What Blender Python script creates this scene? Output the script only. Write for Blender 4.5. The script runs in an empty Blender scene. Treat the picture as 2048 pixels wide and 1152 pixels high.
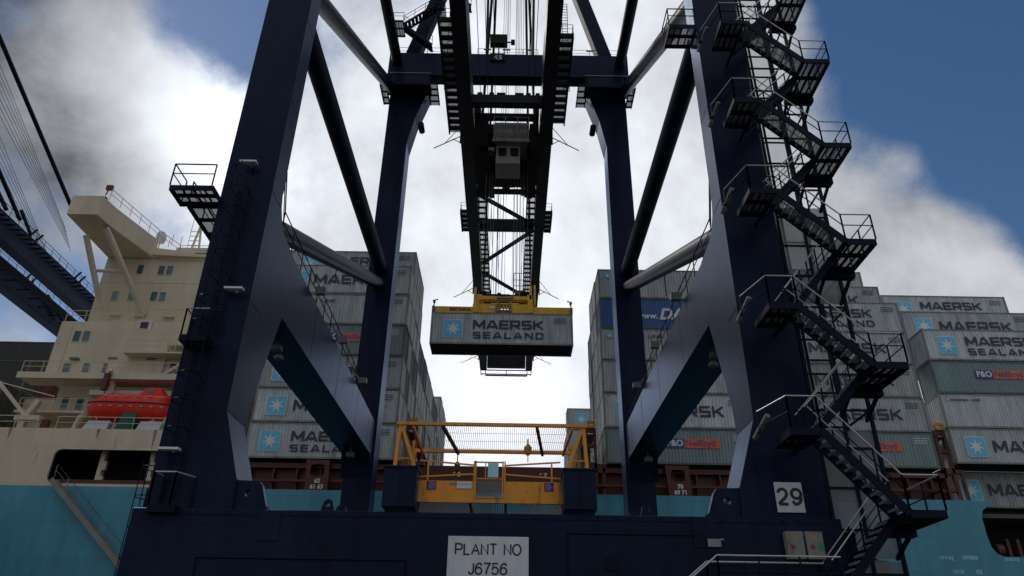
import bpy, bmesh, math, random
from mathutils import Vector, Matrix
random.seed(7)
PI = math.pi
S = bpy.context.scene
C = S.collection
# ------------------------------------------------------------------ camera
TH = math.radians(28.35); RO = math.radians(.92)
c_, s_ = math.cos(TH), math.sin(TH)
fw = Vector((0, c_, s_)); u0 = Vector((0, -s_, c_)); r0 = Vector((1, 0, 0))
rt = r0*math.cos(RO)+u0*math.sin(RO); up = u0*math.cos(RO)-r0*math.sin(RO)
cam = bpy.data.objects.new('camera', bpy.data.cameras.new('camera')); C.objects.link(cam)
cam.matrix_world = Matrix(((rt.x, up.x, -fw.x, 0), (rt.y, up.y, -fw.y, 0), (rt.z, up.z, -fw.z, 1.7), (0, 0, 0, 1)))
cam.data.sensor_width = 36; cam.data.lens = 36*1471/2048
cam.data.clip_start = .1; cam.data.clip_end = 5000
S.camera = cam
S.render.resolution_x = 1024; S.render.resolution_y = 576

def ray(px, py):
    return fw+rt*((px-1024)/1471)+up*((576-py)/1471)
# ------------------------------------------------------------------ world
W = bpy.data.worlds.new('World'); S.world = W; W.use_nodes = True
nt = W.node_tree; N = nt.nodes; L = nt.links
bg = N['Background']; bg.inputs['Strength'].default_value = .08
SUN_DIR = ray(330, 60).normalized()
el = math.asin(SUN_DIR.z); az = math.atan2(SUN_DIR.x, SUN_DIR.y)
sky = N.new('ShaderNodeTexSky'); sky.sky_type = 'NISHITA'; sky.sun_disc = False
sky.sun_elevation = el; sky.sun_rotation = az; sky.air_density = 1.0; sky.dust_density = .1; sky.ozone_density = 4
tc = N.new('ShaderNodeTexCoord')
def wmath(op, a, b=None, clamp=False):
    n = N.new('ShaderNodeMath'); n.operation = op; n.use_clamp = clamp
    for i, v in enumerate((a, b)):
        if v is None: continue
        if isinstance(v, (int, float)): n.inputs[i].default_value = v
        else: L.new(v, n.inputs[i])
    return n.outputs[0]
def wnoise(scale, detail, rough, dist, off=0, zs=1.0):
    mp = N.new('ShaderNodeMapping'); L.new(tc.outputs['Generated'], mp.inputs[0]); mp.inputs['Location'].default_value = (off, off*.7, off*.3)
    mp.inputs['Scale'].default_value = (1, 1, zs)
    n = N.new('ShaderNodeTexNoise'); n.inputs['Scale'].default_value = scale; n.inputs['Detail'].default_value = detail
    n.inputs['Roughness'].default_value = rough; n.inputs['Distortion'].default_value = dist
    L.new(mp.outputs[0], n.inputs['Vector']); return n.outputs['Fac']
def wblob(px, py, inner, outer):
    d = ray(px, py).normalized()
    n = N.new('ShaderNodeVectorMath'); n.operation = 'DOT_PRODUCT'; L.new(tc.outputs['Generated'], n.inputs[0]); n.inputs[1].default_value = d
    m = N.new('ShaderNodeMapRange'); m.interpolation_type = 'SMOOTHSTEP'
    L.new(n.outputs['Value'], m.inputs['Value'])
    m.inputs['From Min'].default_value = math.cos(math.radians(outer)); m.inputs['From Max'].default_value = math.cos(math.radians(inner))
    return m.outputs[0]
n1 = wnoise(3.6, 14, .62, .2, 3.1)
cov = wmath('ADD', wmath('MULTIPLY', n1, 2.6), -.62)
for (px, py, a, b, w) in [(2170, 40, 2, 22, 2.3), (2060, -140, 5, 15, .8), (2150, 300, 1, 10, .5), (1590, 100, 2, 9, -.5), (1780, 460, 2, 10, -.7), (1960, 560, 1, 8, -.8), (1850, 240, 0, 5, -.25), (450, 20, 2, 7, 1.0), (640, 130, 1, 4, .25), (1960, 620, 0, 8, -.3), (1480, 300, 4, 16, -.5), (1000, 500, 6, 26, -.4),
                         (250, 170, 2, 9, -.4), (60, 640, 1, 6, .42), (1330, 60, 0, 4, .1), (1900, 380, 0, 6, -.25)]:
    cov = wmath('SUBTRACT', cov, wmath('MULTIPLY', wblob(px, py, a, b), w))
mr = N.new('ShaderNodeMapRange'); mr.interpolation_type = 'SMOOTHSTEP'; L.new(cov, mr.inputs['Value'])
mr.inputs['From Min'].default_value = -.12; mr.inputs['From Max'].default_value = .86
# brightness of the cloud: bright round the hidden sun and ahead, duller away from it
n2 = wnoise(5.0, 14, .60, .15, 8.3)
nr2 = N.new('ShaderNodeMapRange'); L.new(n2, nr2.inputs['Value']); nr2.inputs['From Min'].default_value = .33; nr2.inputs['From Max'].default_value = .67
br = wmath('ADD', wmath('MULTIPLY', nr2.outputs[0], 4.4), 5.2)
for (px, py, a, b, w) in [(330, 90, 1, 11, 4.5), (330, 300, 3, 12, 3.5), (900, 450, 5, 26, 1.6), (40, 200, 3, 15, -4.8), (150, 10, 1, 9, -3.2), (20, 440, 2, 11, -2.0), (210, 330, 1, 5, -2.0), (1780, 260, 2, 14, -2.2), (980, 700, 3, 16, 1.5), (1300, 60, 3, 12, .8)]:
    br = wmath('ADD', br, wmath('MULTIPLY', wblob(px, py, a, b), w))
dotn = N.new('ShaderNodeVectorMath'); dotn.operation = 'DOT_PRODUCT'; L.new(tc.outputs['Generated'], dotn.inputs[0]); dotn.inputs[1].default_value = (0, 1, .1)
fall = N.new('ShaderNodeMapRange'); L.new(dotn.outputs['Value'], fall.inputs['Value'])
fall.inputs['From Min'].default_value = -.3; fall.inputs['From Max'].default_value = .7; fall.inputs['To Min'].default_value = .82; fall.inputs['To Max'].default_value = 1.12
br = wmath('MULTIPLY', wmath('MAXIMUM', br, 1.2), fall.outputs[0])
cc = N.new('ShaderNodeCombineColor'); L.new(wmath('MULTIPLY', br, .965), cc.inputs[0]); L.new(wmath('MULTIPLY', br, 1.0), cc.inputs[1]); L.new(wmath('MULTIPLY', br, 1.07), cc.inputs[2])
mx = N.new('ShaderNodeMix'); mx.data_type = 'RGBA'; L.new(mr.outputs[0], mx.inputs[0]); hs = N.new('ShaderNodeHueSaturation'); hs.inputs['Saturation'].default_value = 1.12; hs.inputs['Value'].default_value = .88; L.new(sky.outputs[0], hs.inputs['Color']); L.new(hs.outputs[0], mx.inputs[6]); L.new(cc.outputs[0], mx.inputs[7])
L.new(mx.outputs[2], bg.inputs['Color'])
# ------------------------------------------------------------------ sun
sl = bpy.data.lights.new('sun', 'SUN'); sl.energy = 1.3; sl.angle = math.radians(12); sl.color = (1, .95, .87)
so = bpy.data.objects.new('sun', sl); C.objects.link(so)
so.rotation_euler = (SUN_DIR).to_track_quat('Z', 'Y').to_euler()
S.view_settings.view_transform = 'Standard'; S.view_settings.look = 'None'; S.view_settings.exposure = 0; S.view_settings.gamma = 1
S.render.engine = 'CYCLES'

# ------------------------------------------------------------------ materials
M = {}
def mat(name, col, rough=.5, metal=0, spec=.5, var=.25, vscale=1.2, rust=0, rustcol=(.13, .05, .02), rscale=2.0, streak=True, bump=.0, coat=0, rnd=0, alpha=1, seam=None, sheen=None):
    m = bpy.data.materials.new(name); m.use_nodes = True; t = m.node_tree; n = t.nodes; l = t.links
    p = n['Principled BSDF']
    p.inputs['Roughness'].default_value = rough; p.inputs['Metallic'].default_value = metal; p.inputs['Specular IOR Level'].default_value = spec
    p.inputs['Coat Weight'].default_value = coat; p.inputs['Coat Roughness'].default_value = .25
    tco = n.new('ShaderNodeTexCoord'); mp = n.new('ShaderNodeMapping'); l.new(tco.outputs['Object'], mp.inputs[0])
    mp.inputs['Scale'].default_value = (1, 1, .22 if streak else 1)
    if rnd:
        oi = n.new('ShaderNodeObjectInfo'); cx = n.new('ShaderNodeCombineXYZ'); ml = n.new('ShaderNodeMath'); ml.operation = 'MULTIPLY'; ml.inputs[1].default_value = 37
        l.new(oi.outputs['Random'], ml.inputs[0]); l.new(ml.outputs[0], cx.inputs[0]); l.new(ml.outputs[0], cx.inputs[2]); l.new(cx.outputs[0], mp.inputs['Location'])
    nz = n.new('ShaderNodeTexNoise'); nz.inputs['Scale'].default_value = vscale; nz.inputs['Detail'].default_value = 6; nz.inputs['Roughness'].default_value = .65; l.new(mp.outputs[0], nz.inputs['Vector'])
    mr = n.new('ShaderNodeMapRange'); l.new(nz.outputs['Fac'], mr.inputs[0]); mr.inputs[1].default_value = .3; mr.inputs[2].default_value = .7
    mr.inputs[3].default_value = 1-var; mr.inputs[4].default_value = 1+var*.6
    last = mr.outputs[0]
    if rnd:
        m2 = n.new('ShaderNodeMapRange'); l.new(oi.outputs['Random'], m2.inputs[0]); m2.inputs[3].default_value = 1-rnd; m2.inputs[4].default_value = 1+rnd
        mu = n.new('ShaderNodeMath'); mu.operation = 'MULTIPLY'; l.new(last, mu.inputs[0]); l.new(m2.outputs[0], mu.inputs[1]); last = mu.outputs[0]
    mix = n.new('ShaderNodeVectorMath'); mix.operation = 'SCALE'; mix.inputs[0].default_value = col; l.new(last, mix.inputs['Scale'])
    out = mix.outputs[0]
    if seam:
        sp_ = n.new('ShaderNodeSeparateXYZ'); cb2 = n.new('ShaderNodeCombineXYZ'); l.new(tco.outputs['Object'], sp_.inputs[0]); ad = n.new('ShaderNodeMath'); l.new(sp_.outputs[0], ad.inputs[0]); l.new(sp_.outputs[1], ad.inputs[1]); l.new(ad.outputs[0], cb2.inputs[0]); l.new(sp_.outputs[2], cb2.inputs[1])
        bk = n.new('ShaderNodeTexBrick'); l.new(cb2.outputs[0], bk.inputs['Vector']); bk.inputs['Scale'].default_value = 1; bk.inputs['Brick Width'].default_value = seam[0]; bk.inputs['Row Height'].default_value = seam[1]
        bk.inputs['Mortar Size'].default_value = .018; bk.inputs['Mortar Smooth'].default_value = .3; bk.inputs['Color1'].default_value = (1-seam[2],)*3+(1,); bk.inputs['Color2'].default_value = (1+seam[2],)*3+(1,); bk.inputs['Mortar'].default_value = (seam[3],)*3+(1,)
        vm = n.new('ShaderNodeVectorMath'); vm.operation = 'MULTIPLY'; l.new(out, vm.inputs[0]); l.new(bk.outputs['Color'], vm.inputs[1]); out = vm.outputs[0]
    if rust:
        nr = n.new('ShaderNodeTexNoise'); nr.inputs['Scale'].default_value = rscale; nr.inputs['Detail'].default_value = 9; nr.inputs['Roughness'].default_value = .75; l.new(mp.outputs[0], nr.inputs['Vector'])
        rr = n.new('ShaderNodeMapRange'); l.new(nr.outputs['Fac'], rr.inputs[0]); rr.inputs[1].default_value = .72-rust*.25; rr.inputs[2].default_value = .80-rust*.2; rr.inputs[4].default_value = .85
        mc = n.new('ShaderNodeMix'); mc.data_type = 'RGBA'; l.new(rr.outputs[0], mc.inputs[0]); l.new(out, mc.inputs[6]); mc.inputs[7].default_value = (*rustcol, 1); out = mc.outputs[2]
    l.new(out, p.inputs['Base Color'])
    rm = n.new('ShaderNodeMapRange'); l.new(nz.outputs['Fac'], rm.inputs[0]); rm.inputs[3].default_value = rough-.09; rm.inputs[4].default_value = min(1, rough+.12); l.new(rm.outputs[0], p.inputs['Roughness'])
    if bump:
        b = n.new('ShaderNodeBump'); b.inputs['Strength'].default_value = bump; b.inputs['Distance'].default_value = .05
        nb = n.new('ShaderNodeTexNoise'); nb.inputs['Scale'].default_value = 1.1; nb.inputs['Detail'].default_value = 3; l.new(tco.outputs['Object'], nb.inputs['Vector']); l.new(nb.outputs['Fac'], b.inputs['Height']); l.new(b.outputs[0], p.inputs['Normal'])
    if sheen:
        gl = n.new('ShaderNodeBsdfGlossy'); gl.inputs['Color'].default_value = (*sheen, 1); gl.inputs['Roughness'].default_value = .28; fr = n.new('ShaderNodeFresnel'); fr.inputs['IOR'].default_value = 1.14
        if bump: l.new(b.outputs[0], gl.inputs['Normal'])
        ms = n.new('ShaderNodeMixShader'); l.new(fr.outputs[0], ms.inputs[0]); l.new(p.outputs[0], ms.inputs[1]); l.new(gl.outputs[0], ms.inputs[2]); l.new(ms.outputs[0], n['Material Output'].inputs['Surface'])
    if alpha < 1: p.inputs['Alpha'].default_value = alpha
    M[name] = m; return m
mat('navy paint', (.0075, .0125, .036), .40, var=.4, vscale=1.6, bump=.2, spec=.06, sheen=(.44, .57, .86), seam=(6.1, 3.05, .12, .55), rust=.12, rscale=1.5, rustcol=(.03, .02, .018))
mat('navy matte', (.006, .010, .029), .55, var=.4, vscale=1.2, bump=.2, spec=.12, rust=.12, rscale=1.5, rustcol=(.03, .02, .018))
mat('navy soft', (.007, .012, .034), .38, var=.35, vscale=1.2, bump=.2, spec=.14)
mat('navy dark', (.004, .007, .02), .5, var=.3, spec=.1)
mat('boom paint', (.006, .008, .015), .5, var=.3, spec=.2)
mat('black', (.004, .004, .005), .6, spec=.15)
mat('rope', (.05, .05, .055), .6)
mat('galvanised and lit rail', (.52, .52, .5), .38, metal=.5, var=.15)  # bare metal parts, and the sky light painted onto crane rail tops
mat('grating', (.26, .27, .29), .7, alpha=.6)
mat('mesh', (.2, .2, .2), .7, alpha=.38)
mat('fine mesh', (.2, .2, .2), .7, alpha=.16)
mat('white panel', (.60, .61, .65), .45, var=.16, vscale=2.5, rust=.28, rscale=3, rustcol=(.35, .34, .33))
mat('lettering black', (.012, .012, .014), .5)
mat('lamp white', (.7, .7, .68), .3, var=.1)
mat('lamp grey', (.16, .17, .17), .5)
mat('yellow', (.55, .24, .018), .5, rust=.55, rscale=1.6, var=.25)
mat('spreader yellow', (.78, .44, .015), .45, rust=.5, rscale=1.8, rustcol=(.06, .035, .02))
mat('cage yellow', (.74, .29, .012), .5, rust=.75, rscale=2.4, rustcol=(.16, .06, .02))
mat('cream', (.63, .54, .39), .55, seam=(5.3, 3.0, .03, .8), rust=.44, rscale=.9, rustcol=(.26, .11, .03), var=.14, vscale=.6, streak=True)
mat('cream clean', (.62, .545, .41), .55, rust=.2, rscale=1.2, var=.1)
mat('glass', (.05, .13, .14), .08, spec=.8, var=.5)
mat('hull blue', (.055, .28, .385), .45, rust=.3, rscale=.9, rustcol=(.07, .12, .12), var=.3, vscale=.5, bump=.35, seam=(9.0, 2.4, .07, .72))
mat('maroon', (.10, .022, .016), .6, rust=.4, rscale=2, rustcol=(.05, .02, .012))
mat('boat red', (.72, .022, .008), .38, var=.15, vscale=2)
mat('boat dark', (.05, .006, .004), .5)
mat('green cover', (.008, .11, .075), .6)
mat('deck grey', (.09, .09, .09), .8)
mat('asphalt', (.05, .05, .05), .9, streak=False)
mat('ctr grey', (.47, .505, .525), .6, rust=.5, rscale=2.1, var=.34, vscale=1.3, rnd=.2, rustcol=(.16, .11, .07))
mat('ctr teal', (.19, .27, .28), .6, rust=.5, rscale=1.6, var=.25, vscale=.8, rnd=.1, rustcol=(.14, .10, .06))
mat('ctr blue', (.03, .12, .35), .5, rust=.25, rscale=2, var=.2, vscale=.8)
mat('ctr dark', (.05, .055, .05), .6, rust=.4, rscale=1.6, rnd=.2)
mat('ctr maroon', (.12, .025, .02), .6, rust=.4, rscale=1.6, rnd=.2)
mat('ctr frame', (.24, .245, .23), .6, rust=.8, rscale=1.8, rustcol=(.10, .065, .04), rnd=.1)
mat('ctr frame dark', (.10, .12, .12), .6, rust=.6, rscale=1.6, rustcol=(.10, .055, .03), rnd=.1)
mat('ctr floor', (.03, .027, .024), .9)
mat('emblem blue', (.13, .50, .74), .5, var=.1)
mat('emblem white', (.72, .73, .72), .5, var=.1)
mat('letter navy', (.022, .026, .04), .5, var=.4)
mat('orange plate', (.78, .12, .02), .5)
mat('plate blue', (.03, .05, .28), .5)
mat('red paint', (.40, .02, .02), .6)
mat('blue paint', (.03, .16, .5), .6)
mat('cab grey', (.24, .235, .215), .6, rust=.7, rscale=1.5, rustcol=(.05,.04,.03))
mat('sign cyan', (.36, .62, .72), .5)
mat('safety green', (.02, .25, .18), .5)
mat('rust stain', (.34, .17, .07), .8, rust=.9, rscale=3, rustcol=(.5, .36, .22))
mat('water', (.02, .05, .05), .1, streak=False)
mat('hazard orange', (.6, .2, .03), .5)

# ------------------------------------------------------------------ mesh builder
class MB:
    def __init__(s): s.v = []; s.f = []
    def add(s, vs, fs):
        b = len(s.v); s.v += [Vector(v) for v in vs]; s.f += [tuple(i+b for i in f) for f in fs]; return s
    def box(s, a, b):
        x0, y0, z0 = (min(a[i], b[i]) for i in range(3)); x1, y1, z1 = (max(a[i], b[i]) for i in range(3))
        return s.add([(x0, y0, z0), (x1, y0, z0), (x1, y1, z0), (x0, y1, z0), (x0, y0, z1), (x1, y0, z1), (x1, y1, z1), (x0, y1, z1)],
                     [(0, 3, 2, 1), (4, 5, 6, 7), (0, 1, 5, 4), (1, 2, 6, 5), (2, 3, 7, 6), (3, 0, 4, 7)])
    def frame(s, a, b):
        a, b = Vector(a), Vector(b); d = (b-a).normalized()
        h = Vector((0, 0, 1)) if abs(d.z) < .95 else Vector((0, 1, 0))
        x = d.cross(h).normalized(); y = x.cross(d).normalized(); return a, b, x, y
    def tube(s, a, b, r, n=6, r2=None):
        a, b, x, y = s.frame(a, b); r2 = r if r2 is None else r2
        vs = []
        for p, q in ((a, r), (b, r2)):
            for k in range(n): t = 2*PI*k/n; vs.append(p+x*q*math.cos(t)+y*q*math.sin(t))
        fs = [(k, (k+1) % n, n+(k+1) % n, n+k) for k in range(n)]+[tuple(range(n))[::-1], tuple(range(n, 2*n))]
        return s.add(vs, fs)
    def bar(s, a, b, w, h):
        a, b, x, y = s.frame(a, b); x = x*w/2; y = y*h/2
        vs = [a-x-y, a+x-y, a+x+y, a-x+y, b-x-y, b+x-y, b+x+y, b-x+y]
        return s.add(vs, [(0, 3, 2, 1), (4, 5, 6, 7), (0, 1, 5, 4), (1, 2, 6, 5), (2, 3, 7, 6), (3, 0, 4, 7)])
    def path(s, pts, r, n=6):
        for a, b in zip(pts, pts[1:]):
            if (Vector(b)-Vector(a)).length > 1e-4: s.tube(a, b, r, n)
        return s
    def prism(s, poly, axis, a, b, holes=()):
        """polygon in the two other axes, extruded along axis from a to b (holes allowed)"""
        def up3(p, w):
            if axis == 'x': return Vector((w, p[0], p[1]))
            if axis == 'y': return Vector((p[0], w, p[1]))
            return Vector((p[0], p[1], w))
        bm = bmesh.new(); loops = [poly]+list(holes); E = []
        for lp in loops:
            vv = [bm.verts.new(up3(p, a)) for p in lp]
            for i in range(len(vv)): E.append(bm.edges.new((vv[i], vv[(i+1) % len(vv)])))
        nrm = {'x': (1, 0, 0), 'y': (0, 1, 0), 'z': (0, 0, 1)}[axis]
        if holes: bmesh.ops.triangle_fill(bm, use_beauty=True, use_dissolve=False, edges=E, normal=nrm)
        else: bmesh.ops.contextual_create(bm, geom=list(bm.verts)+list(bm.edges))
        g = bmesh.ops.extrude_face_region(bm, geom=list(bm.faces))
        d = up3((0, 0), b)-up3((0, 0), a)
        for v in g['geom']:
            if isinstance(v, bmesh.types.BMVert): v.co += d
        bmesh.ops.recalc_face_normals(bm, faces=bm.faces)
        bm.verts.index_update()
        s.add([v.co.copy() for v in bm.verts], [tuple(v.index for v in f.verts) for f in bm.faces]); bm.free(); return s
    def lathe(s, prof, c, n=16):
        vs = []; fs = []
        for r, z in prof:
            for k in range(n): t = 2*PI*k/n; vs.append((c[0]+r*math.cos(t), c[1]+r*math.sin(t), c[2]+z))
        for j in range(len(prof)-1):
            for k in range(n): fs.append((j*n+k, j*n+(k+1) % n, (j+1)*n+(k+1) % n, (j+1)*n+k))
        fs += [tuple(range(n))[::-1], tuple(range((len(prof)-1)*n, len(prof)*n))]
        return s.add(vs, fs)
    def mesh(s, name, m, org=(0, 0, 0), smooth=False):
        me = bpy.data.meshes.new(name); o = Vector(org)
        me.from_pydata([v-o for v in s.v], [], s.f); me.materials.append(M[m]); me.update()
        if smooth:
            for p in me.polygons: p.use_smooth = True
            try: me.set_sharp_from_angle(angle=math.radians(40))
            except Exception: pass
        return me
    def build(s, name, m, parent=None, smooth=False, bevel=0):
        org = root_loc(parent) if parent else Vector((0, 0, 0))
        me = s.mesh(name, m, org, smooth)
        o = bpy.data.objects.new(name, me); C.objects.link(o); o.parent = parent
        if bevel:
            b = o.modifiers.new('bevel', 'BEVEL'); b.width = bevel; b.segments = 2; b.limit_method = 'ANGLE'
        return o
def root_loc(o):
    v = Vector(o.location)
    while o.parent: o = o.parent; v = v+Vector(o.location)
    return v
def thing(name, label, cat, loc=(0, 0, 0), group=None):
    o = bpy.data.objects.new(name, None); C.objects.link(o); o.location = loc; o.empty_display_size = .3
    o['label'] = label; o['category'] = cat
    if group: o['group'] = group
    return o
def tag(o, label=None, cat=None, group=None, kind=None):
    for k, v in (('label', label), ('category', cat), ('group', group), ('kind', kind)):
        if v: o[k] = v
    return o
def objlink(name, me, parent, loc=(0, 0, 0)):
    o = bpy.data.objects.new(name, me); C.objects.link(o); o.parent = parent; o.location = loc; return o

# ------------------------------------------------------------------ lettering
STROKES = {
 'M': (1.25, [((.1, 0), (.1, 1)), ((1.15, 0), (1.15, 1)), ((.12, .93), (.625, .22)), ((1.13, .93), (.625, .22))]),
 'A': (1.2, [((.06, 0), (.56, 1)), ((1.14, 0), (.64, 1)), ((.3, .27), (.9, .27))]),
 'E': (.98, [((.1, 0), (.1, 1)), ((.1, .09), (.98, .09)), ((.1, .5), (.92, .5)), ((.1, .91), (.98, .91))]),
 'R': (1.08, [((.1, 0), (.1, 1)), ((.1, .91), (1.0, .91)), ((.1, .42), (1.0, .42)), ((.96, .36), (.96, .96)), ((.6, .4), (1.02, 0))]),
 'S': (1.05, [((.05, .91), (1.0, .91)), ((.05, .5), (1.0, .5)), ((.05, .09), (1.0, .09)), ((.12, .5), (.12, .95)), ((.93, .05), (.93, .5))]),
 'K': (1.1, [((.1, 0), (.1, 1)), ((.15, .42), (1.0, .97)), ((.42, .55), (1.0, .03))]),
 'L': (.9, [((.1, 0), (.1, 1)), ((.1, .09), (.9, .09))]),
 'N': (1.1, [((.1, 0), (.1, 1)), ((1.0, 0), (1.0, 1)), ((.12, .92), (.98, .08))]),
 'D': (1.08, [((.1, 0), (.1, 1)), ((.1, .91), (.92, .91)), ((.1, .09), (.92, .09)), ((.96, .12), (.96, .88))]),
 'I': (.2, [((.1, 0), (.1, 1))]),
 'B': (1.05, [((.1, 0), (.1, 1)), ((.1, .91), (.92, .91)), ((.1, .5), (.95, .5)), ((.1, .09), (.92, .09)), ((.92, .12), (.92, .46)), ((.9, .54), (.9, .88))]),
 'O': (1.1, [((.1, .05), (.1, .95)), ((1.0, .05), (1.0, .95)), ((.1, .91), (1.0, .91)), ((.1, .09), (1.0, .09))]),
 ' ': (.5, []),
}
def block(mb, text, x, y, z, h, xs=1.0, t=.185, gap=.22):
    """block capitals facing -Y, lower left corner at x,z ; returns width"""
    k = 0; cx = x
    for ch in text:
        w, st = STROKES[ch]
        for (ax, az_), (bx, bz) in st:
            a = Vector((ax*h*xs, az_*h)); b = Vector((bx*h*xs, bz*h)); d = (b-a).normalized(); nn = Vector((-d.y, d.x))*t*h/2
            if abs(d.x) < .01: nn = nn*xs
            yy = y-.0006*(k % 5); k += 1
            q = [a-nn, b-nn, b+nn, a+nn]
            q = [(cx+p.x, yy, z+max(0, min(h, p.y))) for p in q]
            mb.add(q, [(0, 1, 2, 3)])
        cx += (w+gap)*h*xs
    return cx-x-gap*h*xs
def text_obj(name, body, x, y, z, size, m, parent, xs=1.0, bold=0.0, shear=0, align='CENTER'):
    cu = bpy.data.curves.new('t', 'FONT'); cu.body = body; cu.size = size; cu.offset = bold; cu.align_x = align; cu.shear = shear; cu.space_line = .95
    o = bpy.data.objects.new('t', cu); C.objects.link(o)
    dg = bpy.context.evaluated_depsgraph_get(); dg.update()
    me = bpy.data.meshes.new_from_object(o.evaluated_get(dg)); C.objects.unlink(o); bpy.data.objects.remove(o); bpy.data.curves.remove(cu)
    org = root_loc(parent)
    for v in me.vertices: v.co = Vector((v.co.x*xs+x, y, v.co.y+z))-org
    me.materials.clear(); me.materials.append(M[m]); me.name = name
    r = bpy.data.objects.new(name, me); C.objects.link(r); r.parent = parent; return r
def arc(cx, cy, rx, ry, a0, a1, n=12):
    return [(cx+rx*math.cos(math.radians(a0+(a1-a0)*k/n)), cy+ry*math.sin(math.radians(a0+(a1-a0)*k/n))) for k in range(n+1)]
SIX = [arc(.3, .31, .3, .31, 0, 360, 20), arc(.42, .5, .42, .5, 180, 88, 8)[0:]+[(.53, .9), (.585, .78)]]
CUR = {'P': (.62, [[(0, 0), (0, 1), (.36, 1)]+arc(.36, .73, .26, .27, 90, -90)+[(0, .46)]]), 'L': (.52, [[(0, 1), (0, 0), (.52, 0)]]),
       'A': (.72, [[(0, 0), (.36, 1), (.72, 0)], [(.14, .36), (.58, .36)]]), 'N': (.6, [[(0, 0), (0, 1), (.6, 0), (.6, 1)]]), 'T': (.64, [[(0, 1), (.64, 1)], [(.32, 0), (.32, 1)]]),
       'O': (.76, [arc(.38, .5, .38, .5, 0, 360, 24)]), 'J': (.44, [[(.44, 1), (.44, .26)]+arc(.22, .26, .22, .26, 0, -178)]), '6': (.6, SIX),
       '9': (.6, [[(.6-x, 1-y) for x, y in p] for p in SIX]), '7': (.6, [[(0, 1), (.6, 1), (.42, .68), (.29, .35), (.24, 0)]]),
       '5': (.6, [[(.55, 1), (.1, 1), (.03, .5)]+arc(.28, .33, .31, .33, 140, -155, 14)]), '2': (.6, [arc(.3, .72, .28, .28, 175, -25, 10)+[(.45, .42), (.15, .17), (0, 0)], [(0, 0), (.6, 0)]]), ' ': (.34, [])}
def stroke_text(name, body, cx, y, z, h, t, m, parent, xs=1.0, gap=.2):
    """sans capitals drawn as ribbons of width t*h, centred on cx, facing -Y"""
    wt = sum(CUR[c][0] for c in body)+gap*(len(body)-1); x = cx-wt*h*xs/2; mb = MB(); k = 0; hh = h*(1-t)
    for ch in body:
        w, ps = CUR[ch]
        for pl in ps:
            pts = [Vector((px_*h*xs, py_*hh+t*h/2)) for px_, py_ in pl]; vs = []; n = len(pts); yy = y-.0007*(k % 3); k += 1
            cl = (pts[0]-pts[-1]).length < 1e-5
            for i in range(n):
                d0 = (pts[i]-pts[i-1]).normalized() if i else ((pts[-1]-pts[-2]).normalized() if cl else None)
                d1 = (pts[i+1]-pts[i]).normalized() if i < n-1 else ((pts[1]-pts[0]).normalized() if cl else None)
                if d0 is None or d1 is None: d = d0 or d1; q = 1
                else:
                    d = (d0+d1); d = d.normalized() if d.length > .1 else d0; q = 1/max(.42, abs(d.dot(d0)))
                nn = Vector((-d.y, d.x))*t*h/2*q; a, b = pts[i]+nn, pts[i]-nn
                if d0 is None and abs(d1.x) < .9 : pass
                vs += [(x+a.x, yy, z+min(h, max(0, a.y))), (x+b.x, yy, z+min(h, max(0, b.y)))]
            mb.add(vs, [(2*i, 2*i+1, 2*i+3, 2*i+2) for i in range(n-1)])
        x += (w+gap)*h*xs
    return mb.build(name, m, parent)
def star_mesh(cx, y, cz, r, n=7, rot=PI/2):
    mb = MB(); vs = [(cx, y, cz)]
    for k in range(2*n):
        a = rot+PI*k/n; q = r if k % 2 == 0 else r*.36
        vs.append((cx+q*math.cos(a), y, cz+q*math.sin(a)))
    mb.add(vs, [(0, 1+k, 1+(k+1) % (2*n)) for k in range(2*n)]); return mb
def rrect(x0, z0, x1, z1, r, n=4):
    P_ = []
    for cx, cz, a0 in ((x1-r, z1-r, 0), (x0+r, z1-r, PI/2), (x0+r, z0+r, PI), (x1-r, z0+r, 3*PI/2)):
        for k in range(n+1): a = a0+PI/2*k/n; P_.append((cx+r*math.cos(a), cz+r*math.sin(a)))
    return P_

# ------------------------------------------------------------------ ground and water
g = MB(); g.prism([(-400, -400), (400, -400), (400, 55.5), (-400, 55.5)], 'z', -3, 0); tag(g.build('ground', 'asphalt'), kind='structure')
g = MB(); g.add([(-2500, 55.5, -2.5), (2500, 55.5, -2.5), (2500, 4000, -2.5), (-2500, 4000, -2.5)], [(0, 1, 2, 3)]); tag(g.build('water', 'water'), kind='structure')

# ------------------------------------------------------------------ the crane
XC = -.7
crane = thing('quay_crane', 'dark blue ship to shore gantry crane straddling the view, with stairs on its right leg', 'gantry crane', (XC, 25, 0))
NV = 'navy paint'
def sx(u, side): return XC+side*u
def rail_run(pts, parent, h=1.05, step=1.3, r=.022, top='galvanised and lit rail', mids=(.55,), post='navy dark', close=True):  # default pale top colour stands in for sky light caught by the rail
    """handrail along a floor path: posts and middle rail, with the top rail as a sub-part"""
    mb = MB(); tp = MB()
    for a, b in zip(pts, pts[1:]):
        a, b = Vector(a), Vector(b); n = max(1, round((b-a).length/step))
        for k in range(n+1):
            p = a.lerp(b, k/n); mb.bar(p, p+Vector((0, 0, h)), .045, .045)
        for m_ in mids: mb.tube(a+Vector((0, 0, h*m_)), b+Vector((0, 0, h*m_)), r*.8, 5)
    tp.path([Vector(p)+Vector((0, 0, h)) for p in pts], r, 6)
    o = mb.build('handrail', post, parent); t = tp.build('top_rail', top, parent); return o, t

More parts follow.
